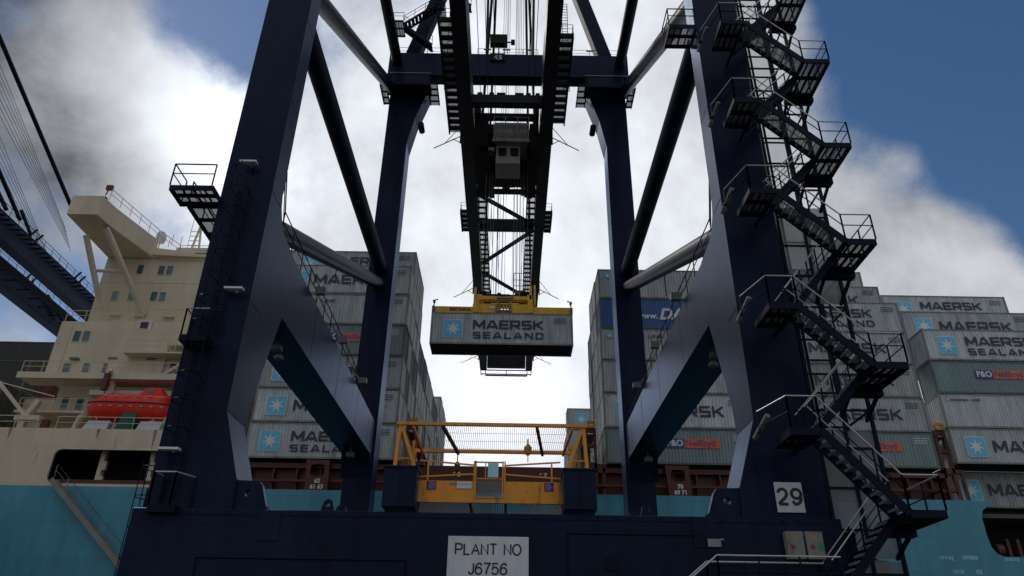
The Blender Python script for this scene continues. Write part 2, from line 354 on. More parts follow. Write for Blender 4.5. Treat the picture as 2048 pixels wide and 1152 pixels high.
for side in (-1, 1):
    # front leg : plate silhouette in depth, flared foot towards the middle
    xi, xo = sx(9.3, side), sx(11.38, side)
    prof = [(25, 40), (26.25, 40), (26.25, 20.2), (26.4, 19.7), (26.75, 19.2), (27.3, 18.9), (28.9, 18.75), (28.9, 15.65), (27.3, 11.5), (26.95, 9.6), (26.95, 6.6), (25, 6.6)]
    mb = MB().prism(prof, 'x', xi, xo)
    foot = [(sx(9.3, side), 10.1), (sx(8.5, side), 7.7), (sx(8.45, side), 6.6), (sx(9.3, side), 6.6)]
    mb.prism(foot, 'y', 25.0, 26.95)
    leg = mb.build('front_leg', NV, crane)
    for z in (10.1, 14.5, 19.6, 24.6, 29.6): MB().box((sx(9.297, side), 25.02, z), (sx(9.29, side), 26.2, z+.02)).build('weld_seam', 'navy dark', leg)
    # rear leg
    poly = [(sx(11.2, side), 0), (sx(11.2, side), 53.6), (sx(7.6, side), 53.6), (sx(7.6, side), 51.6), (sx(8.6, side), 48.2), (sx(9.15, side), 45.2), (sx(9.15, side), 0)]
    rl = MB().prism(poly, 'y', 53.0, 55.0).build('rear_leg', NV, crane)
    MB().tube((sx(8.0, side), 52.9, 47.4), (sx(8.0, side), 54, 47.4), .28, 14).add([], []).build('lifting_lug', 'navy dark', rl)
    # portal beam (deeper haunch at both ends)
    pb = MB().prism([(28.9, 18.75), (52.99, 18.75), (52.99, 14.6), (52.4, 16.2), (28.9, 15.65)], 'x', sx(9.32, side), sx(11.4, side)).build('portal_beam', NV, crane)
    tp = MB(); tp.prism([(sx(9.5, side), 15.62), (sx(11.2, side), 15.62), (sx(11.2, side), 15.72), (sx(9.5, side), 15.72)], 'y', 28.3, 28.85); tp.build('end_plate', 'cab grey', pb)
    for y in (34, 40, 46, 50.5): MB().box((sx(9.317, side), y, 15.9), (sx(9.312, side), y+.02, 18.7)).build('weld_seam', 'navy dark', pb)
    xr = sx(9.45, side)
    rail_run([(xr, 26.6, 20.6), (xr, 27.3, 18.95), (xr, 52.5, 18.75)], pb, h=1.15, step=1.7, top='navy dark', r=.03)
    for y, dz in ((33.0, .2), (39.0, .2), (45.5, .2), (31.0, .0))[:3]:
        fl = MB().prism([(y-.22, 19.3), (y+.22, 19.3), (y+.12, 18.95), (y-.12, 18.95)], 'x', sx(8.75, side), sx(9.25, side)).bar((sx(9.25, side), y, 19.3), (sx(9.5, side), y, 19.6), .08, .08)
        fl.build('floodlight', 'lamp grey', crane)
    fl = MB().box((sx(10.2, side)-.24, 31.3, 15.2), (sx(10.2, side)+.24, 31.7, 15.42)).bar((sx(10.2, side), 31.5, 15.4), (sx(10.2, side), 31.5, 15.8), .1, .1); f_ = fl.build('floodlight', 'lamp grey', crane)
    MB().lathe([(.2, 0), (.24, .08), (.15, .2)], (sx(10.2, side), 32.0, 14.98), 12).build('lamp_glass', 'cab grey', f_)
    fl = MB().box((sx(10.4, side)-.25, 50.5, 15.5), (sx(10.4, side)+.25, 51, 15.8)).bar((sx(10.4, side), 50.75, 15.8), (sx(10.4, side), 50.75, 16.2), .1, .1); fl.build('floodlight', 'lamp grey', crane)
    # tubular braces
    xm = sx(10.2, side)
    MB().tube((xm, 26.2, 31.3), (xm, 53.2, 31.9), .56, 20).build('diagonal_brace', 'navy matte', crane, smooth=True)
    MB().tube((xm, 27.0, 19.3), (xm, 53.2, 30.6), .50, 20).build('lower_brace', 'navy soft', crane, smooth=True)
    MB().tube((sx(10.4, side), 25.8, 33.4), (sx(11.0, side), 53.4, 51.9), .52, 20).build('upper_brace', 'navy soft', crane, smooth=True)
    MB().tube((sx(10.4, side), 25.5, 51.6), (sx(10.9, side), 53.6, 55.3), .50, 20).build('top_tie_beam', 'navy matte', crane, smooth=True)
    # apex frame leg standing on the cross beam
    MB().bar((sx(9.7, side), 54.0, 56.5), (sx(2.9, side), 54.0, 84), 1.3, 1.1).build('apex_leg', 'navy matte', crane)
    # brackets and lugs on the sill beam
    mb = MB(); xs0 = sx(8.45, side); xs1 = sx(7.35, side); hc = sx(8.05, side)
    hole = [(hc+.13*math.cos(a), 7.25+.13*math.sin(a)) for a in [2*PI*k/12 for k in range(12)]]
    mb.prism([(sx(8.5, side), 6.62), (sx(8.5, side), 7.68), (sx(7.75, side), 7.66), (sx(7.62, side), 7.5), (sx(7.4, side), 6.85), (sx(7.1, side), 6.62)], 'y', 25.1, 25.35, holes=[hole]).build('pin_bracket', NV, crane)
    for u, hh in ((5.35, .5), (4.9, .22)):
        cx = sx(u, side); hole = [(cx+.07*math.cos(a), 6.62+hh*.62+.07*math.sin(a)) for a in [2*PI*k/10 for k in range(10)]]
        arc = [(cx+.17*math.cos(a), 6.62+hh*.66+.17*math.sin(a)) for a in [PI*k/6 for k in range(7)]]
        mb = MB().prism([(cx+.27, 6.62)]+arc+[(cx-.27, 6.62)], 'y', 25.2, 25.34, holes=[hole]); mb.build('lifting_lug', NV, crane)
    MB().box((sx(6.6, side), 25, 6.6), (sx(5.7, side), 25.6, 6.66)).build('cover_plate', NV, crane)
    mb = MB().box((sx(7.0, side)-.36, 24.46, 5.62), (sx(7.0, side)+.36, 24.5, 6.5)); mb.build('hatch_cover', NV, crane, bevel=.015)
    # landings with rails round the top of the rear leg
    a, b = sorted((sx(7.2, side), sx(11.3, side)))
    ld = MB().box((a, 51.3, 50.9), (b, 52.98, 51.0)); ld.bar((a, 51.3, 50.85), (b, 51.3, 50.85), .1, .3); ld = ld.build('landing', 'navy dark', crane)
    rail_run([(a, 51.3, 51), (b, 51.3, 51)], ld, h=1.2, step=20, mids=())
    for (u0_, u1_, yy0, yy1) in ((6.55, 7.5, 51.3, 54.3), (11.35, 12.0, 51.7, 54.3)):
        a, b = sorted((sx(u0_, side), sx(u1_, side)))
        mb = MB(); k = yy0
        while k < yy1: mb.box((a, k, 50.9), (b, k+.12, 51.05)); k += .8
        mb.box((a, yy0, 50.9), (a+.1, yy1, 51.1)); mb.box((b-.1, yy0, 50.9), (b, yy1, 51.1))
        ld = mb.build('landing', 'navy dark', crane); MB().box((a+.1, yy0, 50.94), (b-.1, yy1, 50.96)).build('grating', 'grating', ld)
        rail_run([(b if side > 0 else a, yy0, 51), (b if side > 0 else a, yy1, 51)], ld, h=1.1, top='navy dark')
# beams across
MB().box((sx(11.5, -1), 24.5, 3.0), (sx(11.5, 1), 26.9, 6.6)).build('sill_beam', NV, crane, bevel=.03)
MB().box((sx(11.5, -1), 52.9, 3.0), (sx(11.5, 1), 55.1, 6.4)).build('sill_beam', NV, crane)
for y in (25.7, 54):
    for u in (-10.4, 10.4):
        bg_ = MB().box((XC+u-3.2, y-.55, 1.2), (XC+u+3.2, y+.55, 2.2)).box((XC+u-.7, y-.7, 2.2), (XC+u+.7, y+.7, 3.0)).build('bogie', 'navy dark', crane)
        for k in range(4):
            x = XC+u-2.4+1.6*k; MB().tube((x, y-.2, .6), (x, y+.2, .6), .6, 18).build('wheel', 'black', bg_)
cb = MB().box((sx(11.7, -1), 52.98, 53.62), (sx(11.7, 1), 54.3, 56.5)).build('cross_beam', NV, crane)
rail_run([(sx(11.5, -1), 53.3, 56.5), (-5.4, 53.3, 56.5)], cb, top='navy dark', step=1.6)
rail_run([(-3.8, 53.3, 56.5), (2.2, 53.3, 56.5)], cb, top='navy dark', step=1.6)
rail_run([(3.9, 53.3, 56.5), (sx(11.5, 1), 53.3, 56.5)], cb, top='navy dark', step=1.6)
MB().box((sx(11.5, -1), 24.9, 36.5), (sx(11.5, 1), 26.5, 39.8)).build('cross_beam', NV, crane)
for x in (-3.2, -1.3, 1.1, 4.6, 7.0): MB().box((x, 53.2, 57.35), (x+.75, 53.32, 57.45)).build('lamp', 'lamp grey', crane)
sg = MB().box((-2.55, 52.8, 55.5), (-1.05, 52.98, 56.45)).build('maker_sign', 'navy dark', crane)
text_obj('lettering', 'KS', -1.75, 52.79, 55.65, .75, 'emblem white', sg)
fd = MB().box((-2.6, 53.2, 58.3), (-.9, 53.9, 59.5)).box((-.5, 53.3, 58.5), (-.1, 53.7, 58.9)).bar((-1.7, 53.4, 56.5), (-1.7, 53.4, 58.3), .12, .12).bar((-2.2, 53.4, 56.5), (-2.2, 53.4, 58.3), .1, .1).bar((-1.1, 53.4, 56.5), (-1.1, 53.4, 58.3), .1, .1).bar((-.9, 53.5, 58.7), (-.4, 53.5, 58.7), .1, .1)
fd.build('equipment_box', 'black', crane)
# boom
BZ = 48.7
for side, (xa, xb) in ((-1, (-5.28, -4.0)), (1, (2.46, 3.68))):
    gd = MB().box((xa, -18, BZ), (xb, 72.5, 52.0)).box((xa+.06, 72.5, BZ+.05), (xb-.06, 116.5, 51.6)).build('boom_girder', 'boom paint', crane)
    ms = MB()
    for y in range(42, 114, 6): ms.box((xa, y, BZ-.012), (xb, y+.06, BZ-.002))
    ms.build('splice_plate', 'boom paint', gd)
    xi = xb if side < 0 else xa; d = .95*(1 if side < 0 else -1)
    xg = xi+d*.02
    # inner walkway along the girder
    wk = MB(); y = 58
    while y < 112:
        wk.box((xi, y, 49.5), (xi+d, y+.16, 49.72)); y += 1.15
    wk.box((xi+d-.06, 58, 49.45), (xi+d+.06, 112, 49.75)); wk = wk.build('walkway', 'black', crane)
    MB().box((xi, 58, 49.58), (xi+d, 112, 49.60)).build('grating', 'mesh', wk)
    rail_run([(xi+d, 58, 49.7), (xi+d, 112, 49.7)], wk, top='black', post='black', step=2.3)
    # outer walkway near the rear legs and platform at the boom hinge
    xo = xa if side < 0 else xb; d = -1.1*(1 if side < 0 else -1)
    for (ya, yb, dd) in ((42.5 if side < 0 else 44, 56.5 if side < 0 else 55.0, 1.0), (70.2, 74.2, .7), (33, 38.5, 1.0)):
        wk = MB(); y = ya
        while y < yb: wk.box((xo, y, 49.3), (xo+d*dd, y+.2, 49.75)); y += .95
        wk.box((xo+d*dd-.06, ya, 49.2), (xo+d*dd+.06, yb, 49.8)); wk = wk.build('walkway', 'navy dark', crane)
        MB().box((xo, ya, 49.5), (xo+d*dd, yb, 49.52)).build('grating', 'grating', wk)
        rail_run([(xo, ya, 49.7), (xo+d*dd, ya, 49.7), (xo+d*dd, yb, 49.7)], wk, top='navy dark', step=1.2)
    # ladder towers next to the boom
    for (y, z0, z1, uu) in ((53.2, 56, 64, 1.6),):
        tw = MB(); x0 = xo+d*.9
        for q in (0, .55): tw.bar((x0+q*(1 if side > 0 else -1), y, z0-4), (x0+q*(1 if side > 0 else -1), y, z1), .07, .07)
        z = z0-4
        while z < z1: tw.bar((x0, y, z), (x0+.55*(1 if side > 0 else -1), y, z), .04, .04); z += .4
        tw.build('ladder', 'navy dark', crane)
    # outrigger antenna frames
    for y, ln in ((57.5, 2.3), (89.5, 2.3), (113, 2.5)):
        s2 = side
        MB().tube((xo, y, BZ+1.2), (xo+s2*ln*1.2, y+.4, BZ-.1), .05, 6).tube((xo, y, BZ+2.6), (xo+s2*ln*.7, y+.2, BZ+.45), .035, 6).tube((xo, y, BZ+.3), (xo+s2*.9, y, BZ+.8), .04, 5).box((xo, y-.1, BZ+.3), (xo+s2*.15, y+.1, BZ+2.7)).build('cable_guide', 'boom paint', crane)
    MB().add([(xa+.15, 92.4, BZ+.045), (xb-.25, 92.8, BZ+.045), (xa+.15, 93.2, BZ+.045)] if side < 0 else [(xb-.15, 92.4, BZ+.045), (xa+.25, 92.8, BZ+.045), (xb-.15, 93.2, BZ+.045)], [(0, 1, 2)]).build('marker', 'cab grey', crane)
    # hangers from the cross beam, stays
    MB().box((xa+.2, 53.3, 52.0), (xb-.2, 54.5, 53.6)).build('hanger', NV, crane)
    for y1, r in ((74, .16), (104, .16)): MB().tube((sx(1.4, side), 54, 84), ((xa+xb)/2, y1, 52.2), r, 8).build('stay', 'boom paint', crane)
    MB().tube((sx(1.4, side)*.0+(-2.9 if side < 0 else 1.7), 53.6, 56.5), ((-3.2 if side < 0 else 2.0), 53.6, 84), .14, 8).build('stay', 'boom paint', crane)
for (y, z, h, w) in ((51.4, 48.8, .95, .8), (63.6, 49.6, .35, .35), (66.0, 49.2, .5, .4), (73.0, 49.0, 1.4, .7), (91.5, 49.0, 1.0, .8), (115.4, 48.9, 2.4, .9)):
    MB().box((-4.0, y, z), (2.46, y+w, z+h)).build('boom_tie', 'boom paint', crane)
for i, (x, w) in enumerate(((-3.5, .45), (-2.4, .45), (-1.7, .8), (.0, .8), (1.0, .45), (1.9, .4))):
    MB().tube((x, 51.8, 49.9), (x+w, 51.8, 49.9), .36, 12).build('sheave', 'black', crane)
for a, b in (((-3.9, 67.0), (2.4, 73.0)), ((2.4, 74.2), (-3.9, 82.2)), ((-3.9, 84.5), (2.2, 91.8)), ((2.2, 92.5), (-3.9, 101)), ((-3.9, 101.5), (2.4, 110))):
    MB().bar((a[0], a[1], 49.6), (b[0], b[1], 49.6), .36, .36).build('boom_brace', 'boom paint', crane)
pl = MB().box((-5.1, 115.2, 48.1), (3.5, 115.35, 48.25)).box((-5.1, 117, 48.1), (3.5, 117.15, 48.25)); pl.box((-4.3, 117.2, 47.95), (2.8, 117.5, 48.1))
for x in (-5.1, -4.3, -.8, 2.7, 3.4): pl.box((x, 115.2, 48.1), (x+.12, 117.6, 48.25))
pl = pl.build('end_platform', 'boom paint', crane); rail_run([(-4.2, 115.3, 51.2), (2.6, 115.3, 51.2)], pl, top='navy dark', h=1.2)
for x, w in ((-3.2, .5), (-2.3, .2), (-1.8, .35), (.4, .35), (.9, .2), (1.5, .5)): MB().box((x, 115.5, 51.3), (x+w, 116.2, 52.1)).build('equipment_box', 'black', crane)
# boom hoist ropes running out from the apex
for i, x in enumerate((-2.5, -2.0, -1.75, -1.5, -1.25, .0, .2, .45, .75, 1.0, 1.5)):
    MB().tube((x*.5, 54, 82), (x, 92 if i % 2 else 104, 51.8), .028, 5).build('hoist_rope', 'rope', crane)
for x in (-3.3, -2.6, -1.9, 1.2, 1.8): MB().tube((x, 30, 51.2), (x, 114, 51.2), .03, 5).build('trolley_rope', 'rope', crane)
# zigzag stair on the left apex leg
def flight(a, b, w, parent, nst=9, m='navy dark', tread='grating', rails=True, y0=None):
    """stair from a to b (stringers at y and y+w), treads as open plates"""
    a, b = Vector(a), Vector(b); mb = MB(); W_ = Vector((0, w, 0))
    mb.bar(a-Vector((0, 0, .1)), b-Vector((0, 0, .1)), .05, .26); mb.bar(a+W_-Vector((0, 0, .1)), b+W_-Vector((0, 0, .1)), .05, .26)
    o = mb.build('stair_flight', m, parent); tr = MB()
    for k in range(1, nst+1):
        p = a.lerp(b, (k-.5)/nst); dx = .15
        tr.box((p.x-dx, p.y+.03, p.z-.03), (p.x+dx, p.y+w-.03, p.z+.0)); tr.box((p.x-dx, p.y+.03, p.z-.075), (p.x-dx+.03, p.y+w-.03, p.z-.03))
        tr.box((p.x+dx-.03, p.y+.03, p.z-.075), (p.x+dx, p.y+w-.03, p.z-.03))
    tr.build('tread', tread, o)
    return o
def landing(x0, x1, y0, y1, z, parent, fascia=.24, panels=(2, 2)):
    mb = MB(); mb.box((x0, y0, z-fascia), (x1, y0+.05, z)); mb.box((x0, y1-.05, z-fascia), (x1, y1, z)); mb.box((x0, y0+.05, z-fascia), (x0+.05, y1-.05, z)); mb.box((x1-.05, y0+.05, z-fascia), (x1, y1-.05, z))
    for k in range(1, panels[1]): y = y0+(y1-y0)*k/panels[1]; mb.box((x0+.05, y-.06, z-.16), (x1-.05, y+.06, z-.03))
    for k in range(1, panels[0]*2):
        x = x0+(x1-x0)*k/(panels[0]*2); w = .025 if k % 2 else .04; mb.box((x-w, y0+.05, z-.1), (x+w, y1-.05, z-.035))
    o = mb.build('landing', 'navy dark', parent); MB().box((x0+.05, y0+.05, z-.03), (x1-.05, y1-.05, z-.01)).build('grating', 'grating', o); return o
st = crane
zz = [56.7, 59.5, 62.3, 65.1, 67.9]
for i in range(4):
    xa, xb = (-8.2, -11.2) if i % 2 == 0 else (-11.2, -8.2)
    if i >= 2: xa += 3.6; xb += 3.6
    f_ = flight((xa, 52.0, zz[i]), (xb, 52.0, zz[i+1]), .9, crane, m='navy dark', tread='navy dark')
    rail_run([(xa, 52.0, zz[i]), (xb, 52.0, zz[i+1])], f_, top='navy dark', r=.03, post='navy dark')
    x0, x1 = (xb-1.0, xb) if xb < xa else (xb, xb+1.0)
    ld = landing(x0, x1, 51.6, 53.6, zz[i+1], crane); rail_run([(x0, 51.6, zz[i+1]), (x1, 51.6, zz[i+1])], ld, top='navy dark', r=.03)
# --------------------------------------------- stairs on the right front leg
RZ = [29.5, 25.0, 20.53, 16.1, 11.3, 6.5]; LZ = [27.25, 22.78, 18.3, 13.45, 9.0, 4.12]
YA, YB = 22.5, 24.55
for i in range(6):
    z = RZ[i]
    ld = landing(12.05, 13.15, YA, YB, z, crane)
    rail_run([(12.05, YA, z), (13.15, YA, z), (13.15, YB, z)], ld, step=1.1, r=.026)
    MB().bar((13.1, YB, z-.2), (13.1, 26.0, z-.9), .1, .12).bar((12.1, YB, z-.2), (12.1, 25.9, z-.9), .1, .12).box((12.0, YB+.0, z-.42), (13.2, YB+.35, z-.2)).build('bracket', 'navy dark', ld)
for i in range(6):
    z = LZ[i]
    if i < 5:
        ld = landing(8.85, 9.86, YA, 24.1, z, crane); MB().bar((9.8, 24.1, z-.12), (9.8, 24.98, z-.12), .07, .14).build('bracket', 'navy dark', ld)
        # pale rail loop that rises round the landing
        rail_run([(8.45, 24.1, z), (8.9, YA, z), (9.86, YA, z)], ld, step=2.2, r=.026, mids=(.5,))
        MB().box((8.35, 24.0, z+.3), (8.47, 24.15, z+.3)).tube((8.42, 24.6, z+.25), (8.62, 23.6, z+.75), .09, 8).build('lamp', 'lamp grey', ld)
    # front flight goes down from this landing to the next right-hand one
    if i < 5:
        a = (9.86, YA+.02, z); b = (12.05, YA+.02, RZ[i+1])
        f_ = flight(a, b, .86, crane, nst=10)
        rail_run([(9.86, YA, z), (12.05, YA, RZ[i+1])], f_, step=1.3, r=.026)
        rail_run([(9.86, YA+.88, z), (12.05, YA+.88, RZ[i+1])], f_, step=1.3, r=.022, mids=(.5,))
    # rear flight comes down from the right-hand landing above
    a = (12.05, 23.55, RZ[i]); b = (9.86, 23.55, z)
    f_ = flight(a, b, .86, crane, nst=10)
    rail_run([a, b], f_, step=1.3, r=.022)
    rail_run([(12.05, 24.43, RZ[i]), (9.86, 24.43, z)], f_, step=1.3, r=.022)
# bottom walkway in front of the sill beam
wk = landing(6.2, 9.86, 22.9, 24.45, 4.12, crane, panels=(6, 1))
rail_run([(4.9, 22.9, 3.1), (6.2, 22.9, 4.12), (9.86, 22.9, 4.12)], wk, step=1.3, r=.028)
rail_run([(4.9, 24.2, 3.1), (6.2, 24.2, 4.12), (9.86, 24.2, 4.12)], wk, step=1.3, r=.028, mids=())
flight((6.2, 22.9, 4.12), (2.4, 22.9, 1.0), .9, crane, nst=12)
lt = MB().box((8.55, 24.2, 4.65), (9.3, 24.45, 4.75)).build('lamp', 'lamp white', crane)
# elevator shaft
sh = MB(); X0, X1, Y0, Y1 = 11.15, 13.25, 25.9, 27.9
for x in (X0, X1):
    for y in (Y0, Y1): sh.box((x-.06, y-.06, 0), (x+.06, y+.06, 42))
sh.box(((X0+X1)/2-.05, Y0-.04, 0), ((X0+X1)/2+.05, Y0+.04, 42)); sh.box(((X0+X1)/2-.05, Y1-.04, 0), ((X0+X1)/2+.05, Y1+.04, 42))
z = .8
while z < 42:
    sh.box((X0+.06, Y0-.03, z), (X1-.06, Y0+.03, z+.07)); sh.box((X0+.06, Y1-.03, z), (X1-.06, Y1+.03, z+.07)); sh.box((X0-.03, Y0+.06, z), (X0+.03, Y1-.06, z+.07)); sh.box((X1-.03, Y0+.06, z), (X1+.03, Y1-.06, z+.07)); z += 1.42
for z in (7, 11.3, 15.6, 19.9, 24.2, 28.5): sh.box((10.68, 26.1, z), (11.09, 26.3, z+.12))
sh = sh.build('elevator_shaft', 'navy dark', crane)
for (z0, z1) in ((.5, 5.5), (15.2, 19.8), (5.6, 10.0)): MB().box((X0+.07, Y0+.045, z0), (X1-.07, Y0+.055, z1)).build('mesh_panel', 'grating', sh)
MB().box((X0+.07, Y1+.045, .5), (X1-.07, Y1+.055, 41)).build('mesh_panel', 'fine mesh', sh)
MB().box((11.6, 26.3, 3.3), (12.9, 27.5, 5.6)).build('elevator_car', 'cab grey', sh)
rl_ = MB()
for y in (26.5, 27.3): rl_.box((X0+.15, y, 0), (X0+.22, y+.07, 42))
z = 1
while z < 42: rl_.bar((X0+.18, 26.5, z), (X0+.18, 27.3, z+.7), .05, .05); z += 1.42
rl_.build('guide_rail', 'navy dark', sh)
# upper left balcony behind the right leg
ld = landing(7.3, 8.58, 24.9, 26.2, 29.6, crane); rail_run([(8.55, 24.9, 29.6), (7.3, 24.9, 29.6), (7.3, 26.2, 29.6)], ld, top='navy dark', r=.03)
# conduits, scuffs and plates on the sill beam
for z in (6.42, 3.2): MB().box((-11.9, 24.47, z), (10.5, 24.499, z+.05)).build('edge_flange', NV, crane)
mb = MB()
for k in range(44): x = -11.6+k*.5; mb.tube((x, 24.45, 6.5), (x, 24.5, 6.5), .022, 6)
mb.build('bolt_row', 'navy dark', crane)
MB().path([(-9.8, 24.47, 3.0), (-9.8, 24.47, 5.1), (-3.2, 24.47, 5.1), (-3.2, 24.47, 3.0)], .025, 6).build('conduit', 'navy dark', crane)
MB().path([(1.9, 24.47, 3.0), (1.9, 24.47, 6.0), (6.3, 24.47, 6.0), (6.3, 24.47, 5.8)], .02, 6).build('conduit', 'navy dark', crane)
MB().box((3.1, 24.44, 4.9), (3.5, 24.499, 5.3)).build('junction_box', 'navy dark', crane)
# signs on the right foot of the crane
sg = MB().box((8.95, 24.93, 6.86), (9.87, 24.99, 7.86)).build('sign', 'white panel', crane, bevel=.01)
stroke_text('lettering', '29', 9.41, 24.925, 7.08, .6, .17, 'lettering black', sg, xs=.86, gap=.3)
sg = MB().box((-1.9, 24.43, 4.2), (.66, 24.49, 5.86)).build('sign', 'white panel', crane, bevel=.01)
stroke_text('lettering', 'PLANT NO', -.62, 24.425, 5.28, .37, .14, 'lettering black', sg, xs=.9, gap=.2)
stroke_text('lettering', 'J6756', -.62, 24.425, 4.70, .37, .14, 'lettering black', sg, xs=.88, gap=.2)
for x in (-1.84, .6):
    for z in (5.0, 5.8): MB().tube((x, 24.42, z), (x, 24.43, z), .02, 8).build('rivet', 'galvanised and lit rail', sg)
sg = MB().box((6.38, 24.45, 5.66), (6.8, 24.49, 5.9)).box((6.8, 24.455, 5.86), (6.9, 24.49, 5.92)).build('notice', 'cab grey', crane)
for k, x in enumerate((8.82, 9.44)):
    eb = MB().box((x, 24.2, 5.3), (x+.54, 24.49, 6.13)).build('switch_box', 'white panel' if 0 else 'cab grey', crane, bevel=.01)
    MB().add([(x+.27-.09, 24.195, 5.9), (x+.27+.09, 24.195, 5.9), (x+.27, 24.195, 6.04)], [(0, 1, 2)]).build('warning_triangle', 'yellow', eb)
    MB().box((x+.12, 24.15, 5.62), (x+.22, 24.199, 5.72)).build('handle', 'red paint', eb)
    if k: MB().box((x+.36, 24.19, 5.55), (x+.53, 24.199, 5.78)).build('notice', 'safety green', eb)
MB().box((9.9, 24.6, 2.0), (11.2, 25.6, 6.2)).build('machine_box', 'navy dark', crane)
# left front leg: caged ladder, platforms, lamps
def caged(x, y, z0, z1, parent):
    mb = MB()
    for q in (-.23, .23): mb.bar((x+q, y, z0), (x+q, y, z1), .04, .05)
    z = z0
    while z < z1: mb.tube((x-.23, y, z), (x+.23, y, z), .014, 4); z += .3
    z = z0+2.2
    hp = [(x+.36*math.cos(a), y-.36*0-.36+.36*math.sin(a)) for a in [PI*1.0+PI*k/8 for k in range(9)]]
    while z < z1+.9:
        pts = [(x-.25, y, z)]+[(px_, py_-.1, z) for px_, py_ in hp]+[(x+.25, y, z)]; mb.path(pts, .02, 4); z += 1.0
    for k in (1, 4, 7): mb.bar((hp[k][0], hp[k][1]-.1, z0+2.2), (hp[k][0], hp[k][1]-.1, z1+.8), .03, .02)
    return mb.build('caged_ladder', 'navy dark', parent)
caged(-11.1, 24.85, 13.0, 19.6, crane); caged(-11.35, 24.85, 7.0, 13.9, crane); caged(-12.45, 26.2, 1.0, 7.6, crane)
ld = landing(-13.9, -12.12, 24.3, 25.5, 19.3, crane); rail_run([(-12.2, 24.3, 19.3), (-13.9, 24.3, 19.3), (-13.9, 25.5, 19.3)], ld, top='navy dark', r=.03, step=1.6)
ld = landing(-13.6, -12.12, 25.5, 30.0, 19.25, crane, panels=(1, 4)); rail_run([(-13.6, 25.5, 19.3), (-13.6, 30, 19.3)], ld, top='navy dark', r=.03)
ld = landing(-12.0, -11.0, 24.3, 24.98, 12.7, crane); rail_run([(-12.0, 24.9, 12.7), (-11.95, 24.3, 12.7), (-11.1, 24.3, 12.7)], ld, step=2.4, r=.026, mids=())
ld = landing(-11.6, -10.7, 24.2, 24.98, 6.65, crane); rail_run([(-11.6, 24.9, 6.65), (-11.6, 24.2, 6.65), (-10.9, 24.2, 6.65), (-10.55, 24.9, 6.65)], ld, step=2.4, r=.026, mids=())
for (x, z) in ((-11.45, 20.75), (-10.9, 14.75), (-11.9, 8.55)): MB().box((x, 24.55, z), (x+.7, 24.8, z+.08)).bar((x+.35, 24.8, z+.04), (x+.35, 25, z+.04), .06, .06).build('lamp', 'lamp white', crane)
lb = MB().tube((XC-10.4+.1, 40, 24.85), (XC-10.4+.1, 40.0, 23.4), .03, 6).build('cable_hook', 'black', crane)
MB().tube((XC+10.2, 40, 24.85), (XC+10.2, 40.0, 22.9), .03, 6).build('cable_hook', 'black', crane)

# ------------------------------------------------------------------ trolley with operator cab
tr = thing('crane_trolley', 'dark trolley with a pale grey operator cab hanging between the boom girders', 'crane trolley', (XC, 57, 48))
MB().box((-3.9, 55.2, 50.2), (2.35, 55.6, 50.9)).box((-3.9, 61.0, 49.9), (2.35, 61.5, 50.6)).box((-3.9, 54.2, 50.0), (-3.3, 61, 50.8)).box((1.8, 54.2, 50.0), (2.35, 61, 50.8)).box((-3.2, 58.4, 49.8), (1.8, 60.6, 51.6)).build('frame', 'black', tr)
fr = MB()
for k in range(60):
    x = random.uniform(-3.8, 1.9); y = random.uniform(55.5, 66); w = random.uniform(.15, .7); fr.box((x, y, random.uniform(48.5, 49.3)), (x+w, y+random.uniform(.2, .8), 49.8))
fr.box((-3.85, 54.8, 46.6), (-2.5, 60.5, 49.8)).box((1.45, 55.4, 46.9), (2.35, 61.5, 49.8)).box((-2.5, 58.6, 46.6), (1.45, 61.5, 49.3)).box((-2.7, 58.5, 45.9), (1.7, 58.9, 46.5)).box((-3.4, 55.6, 45.9), (-2.3, 57.5, 46.6)).box((-3.9, 61.5, 48.9), (-2.4, 66.5, 49.6)).box((1.2, 61.5, 48.9), (2.35, 66.5, 49.6)); fr.build('machinery', 'black', tr)
cab = MB().box((-1.95, 55.4, 47.7), (1.3, 58.4, 49.9)).prism([(55.5, 45.0), (57.9, 45.0), (58.2, 47.7), (55.9, 47.7)], 'x', -1.75, .55).build('cab', 'cab grey', tr, bevel=.04)
for x in (-1.5, -.35): MB().prism([(55.50, 46.0), (55.64, 47.0), (55.70, 47.0), (55.56, 46.0)], 'x', x, x+.75).build('window', 'black', cab)
for x in (-1.6, -.55, .45): MB().box((x, 55.34, 48.1), (x+.75, 55.39, 49.5)).build('panel', 'cab grey', cab)
rl_ = MB()
for x in (-2.0, -.9, .3, 1.35): rl_.bar((x, 55.2, 47.6), (x, 55.2, 50.4), .07, .07)
for z in (48.4, 49.4, 50.4): rl_.bar((-2.0, 55.2, z), (1.35, 55.2, z), .05, .05)
rl_.box((-2.1, 55.1, 47.35), (1.45, 55.35, 47.6)).box((-2.6, 55.6, 46.6), (-1.9, 56.4, 47.0)); rl_.build('handrail', 'cab grey', tr)
sp = MB()
for x in (-2.6, 1.5): sp.box((x, 61.6, 48.4), (x+.5, 66, 48.9))
sp.box((-3.9, 63.4, 49.0), (2.35, 63.7, 49.3)).box((-3.9, 65.5, 48.9), (2.35, 65.7, 49.2)).build('festoon_beam', 'black', tr)

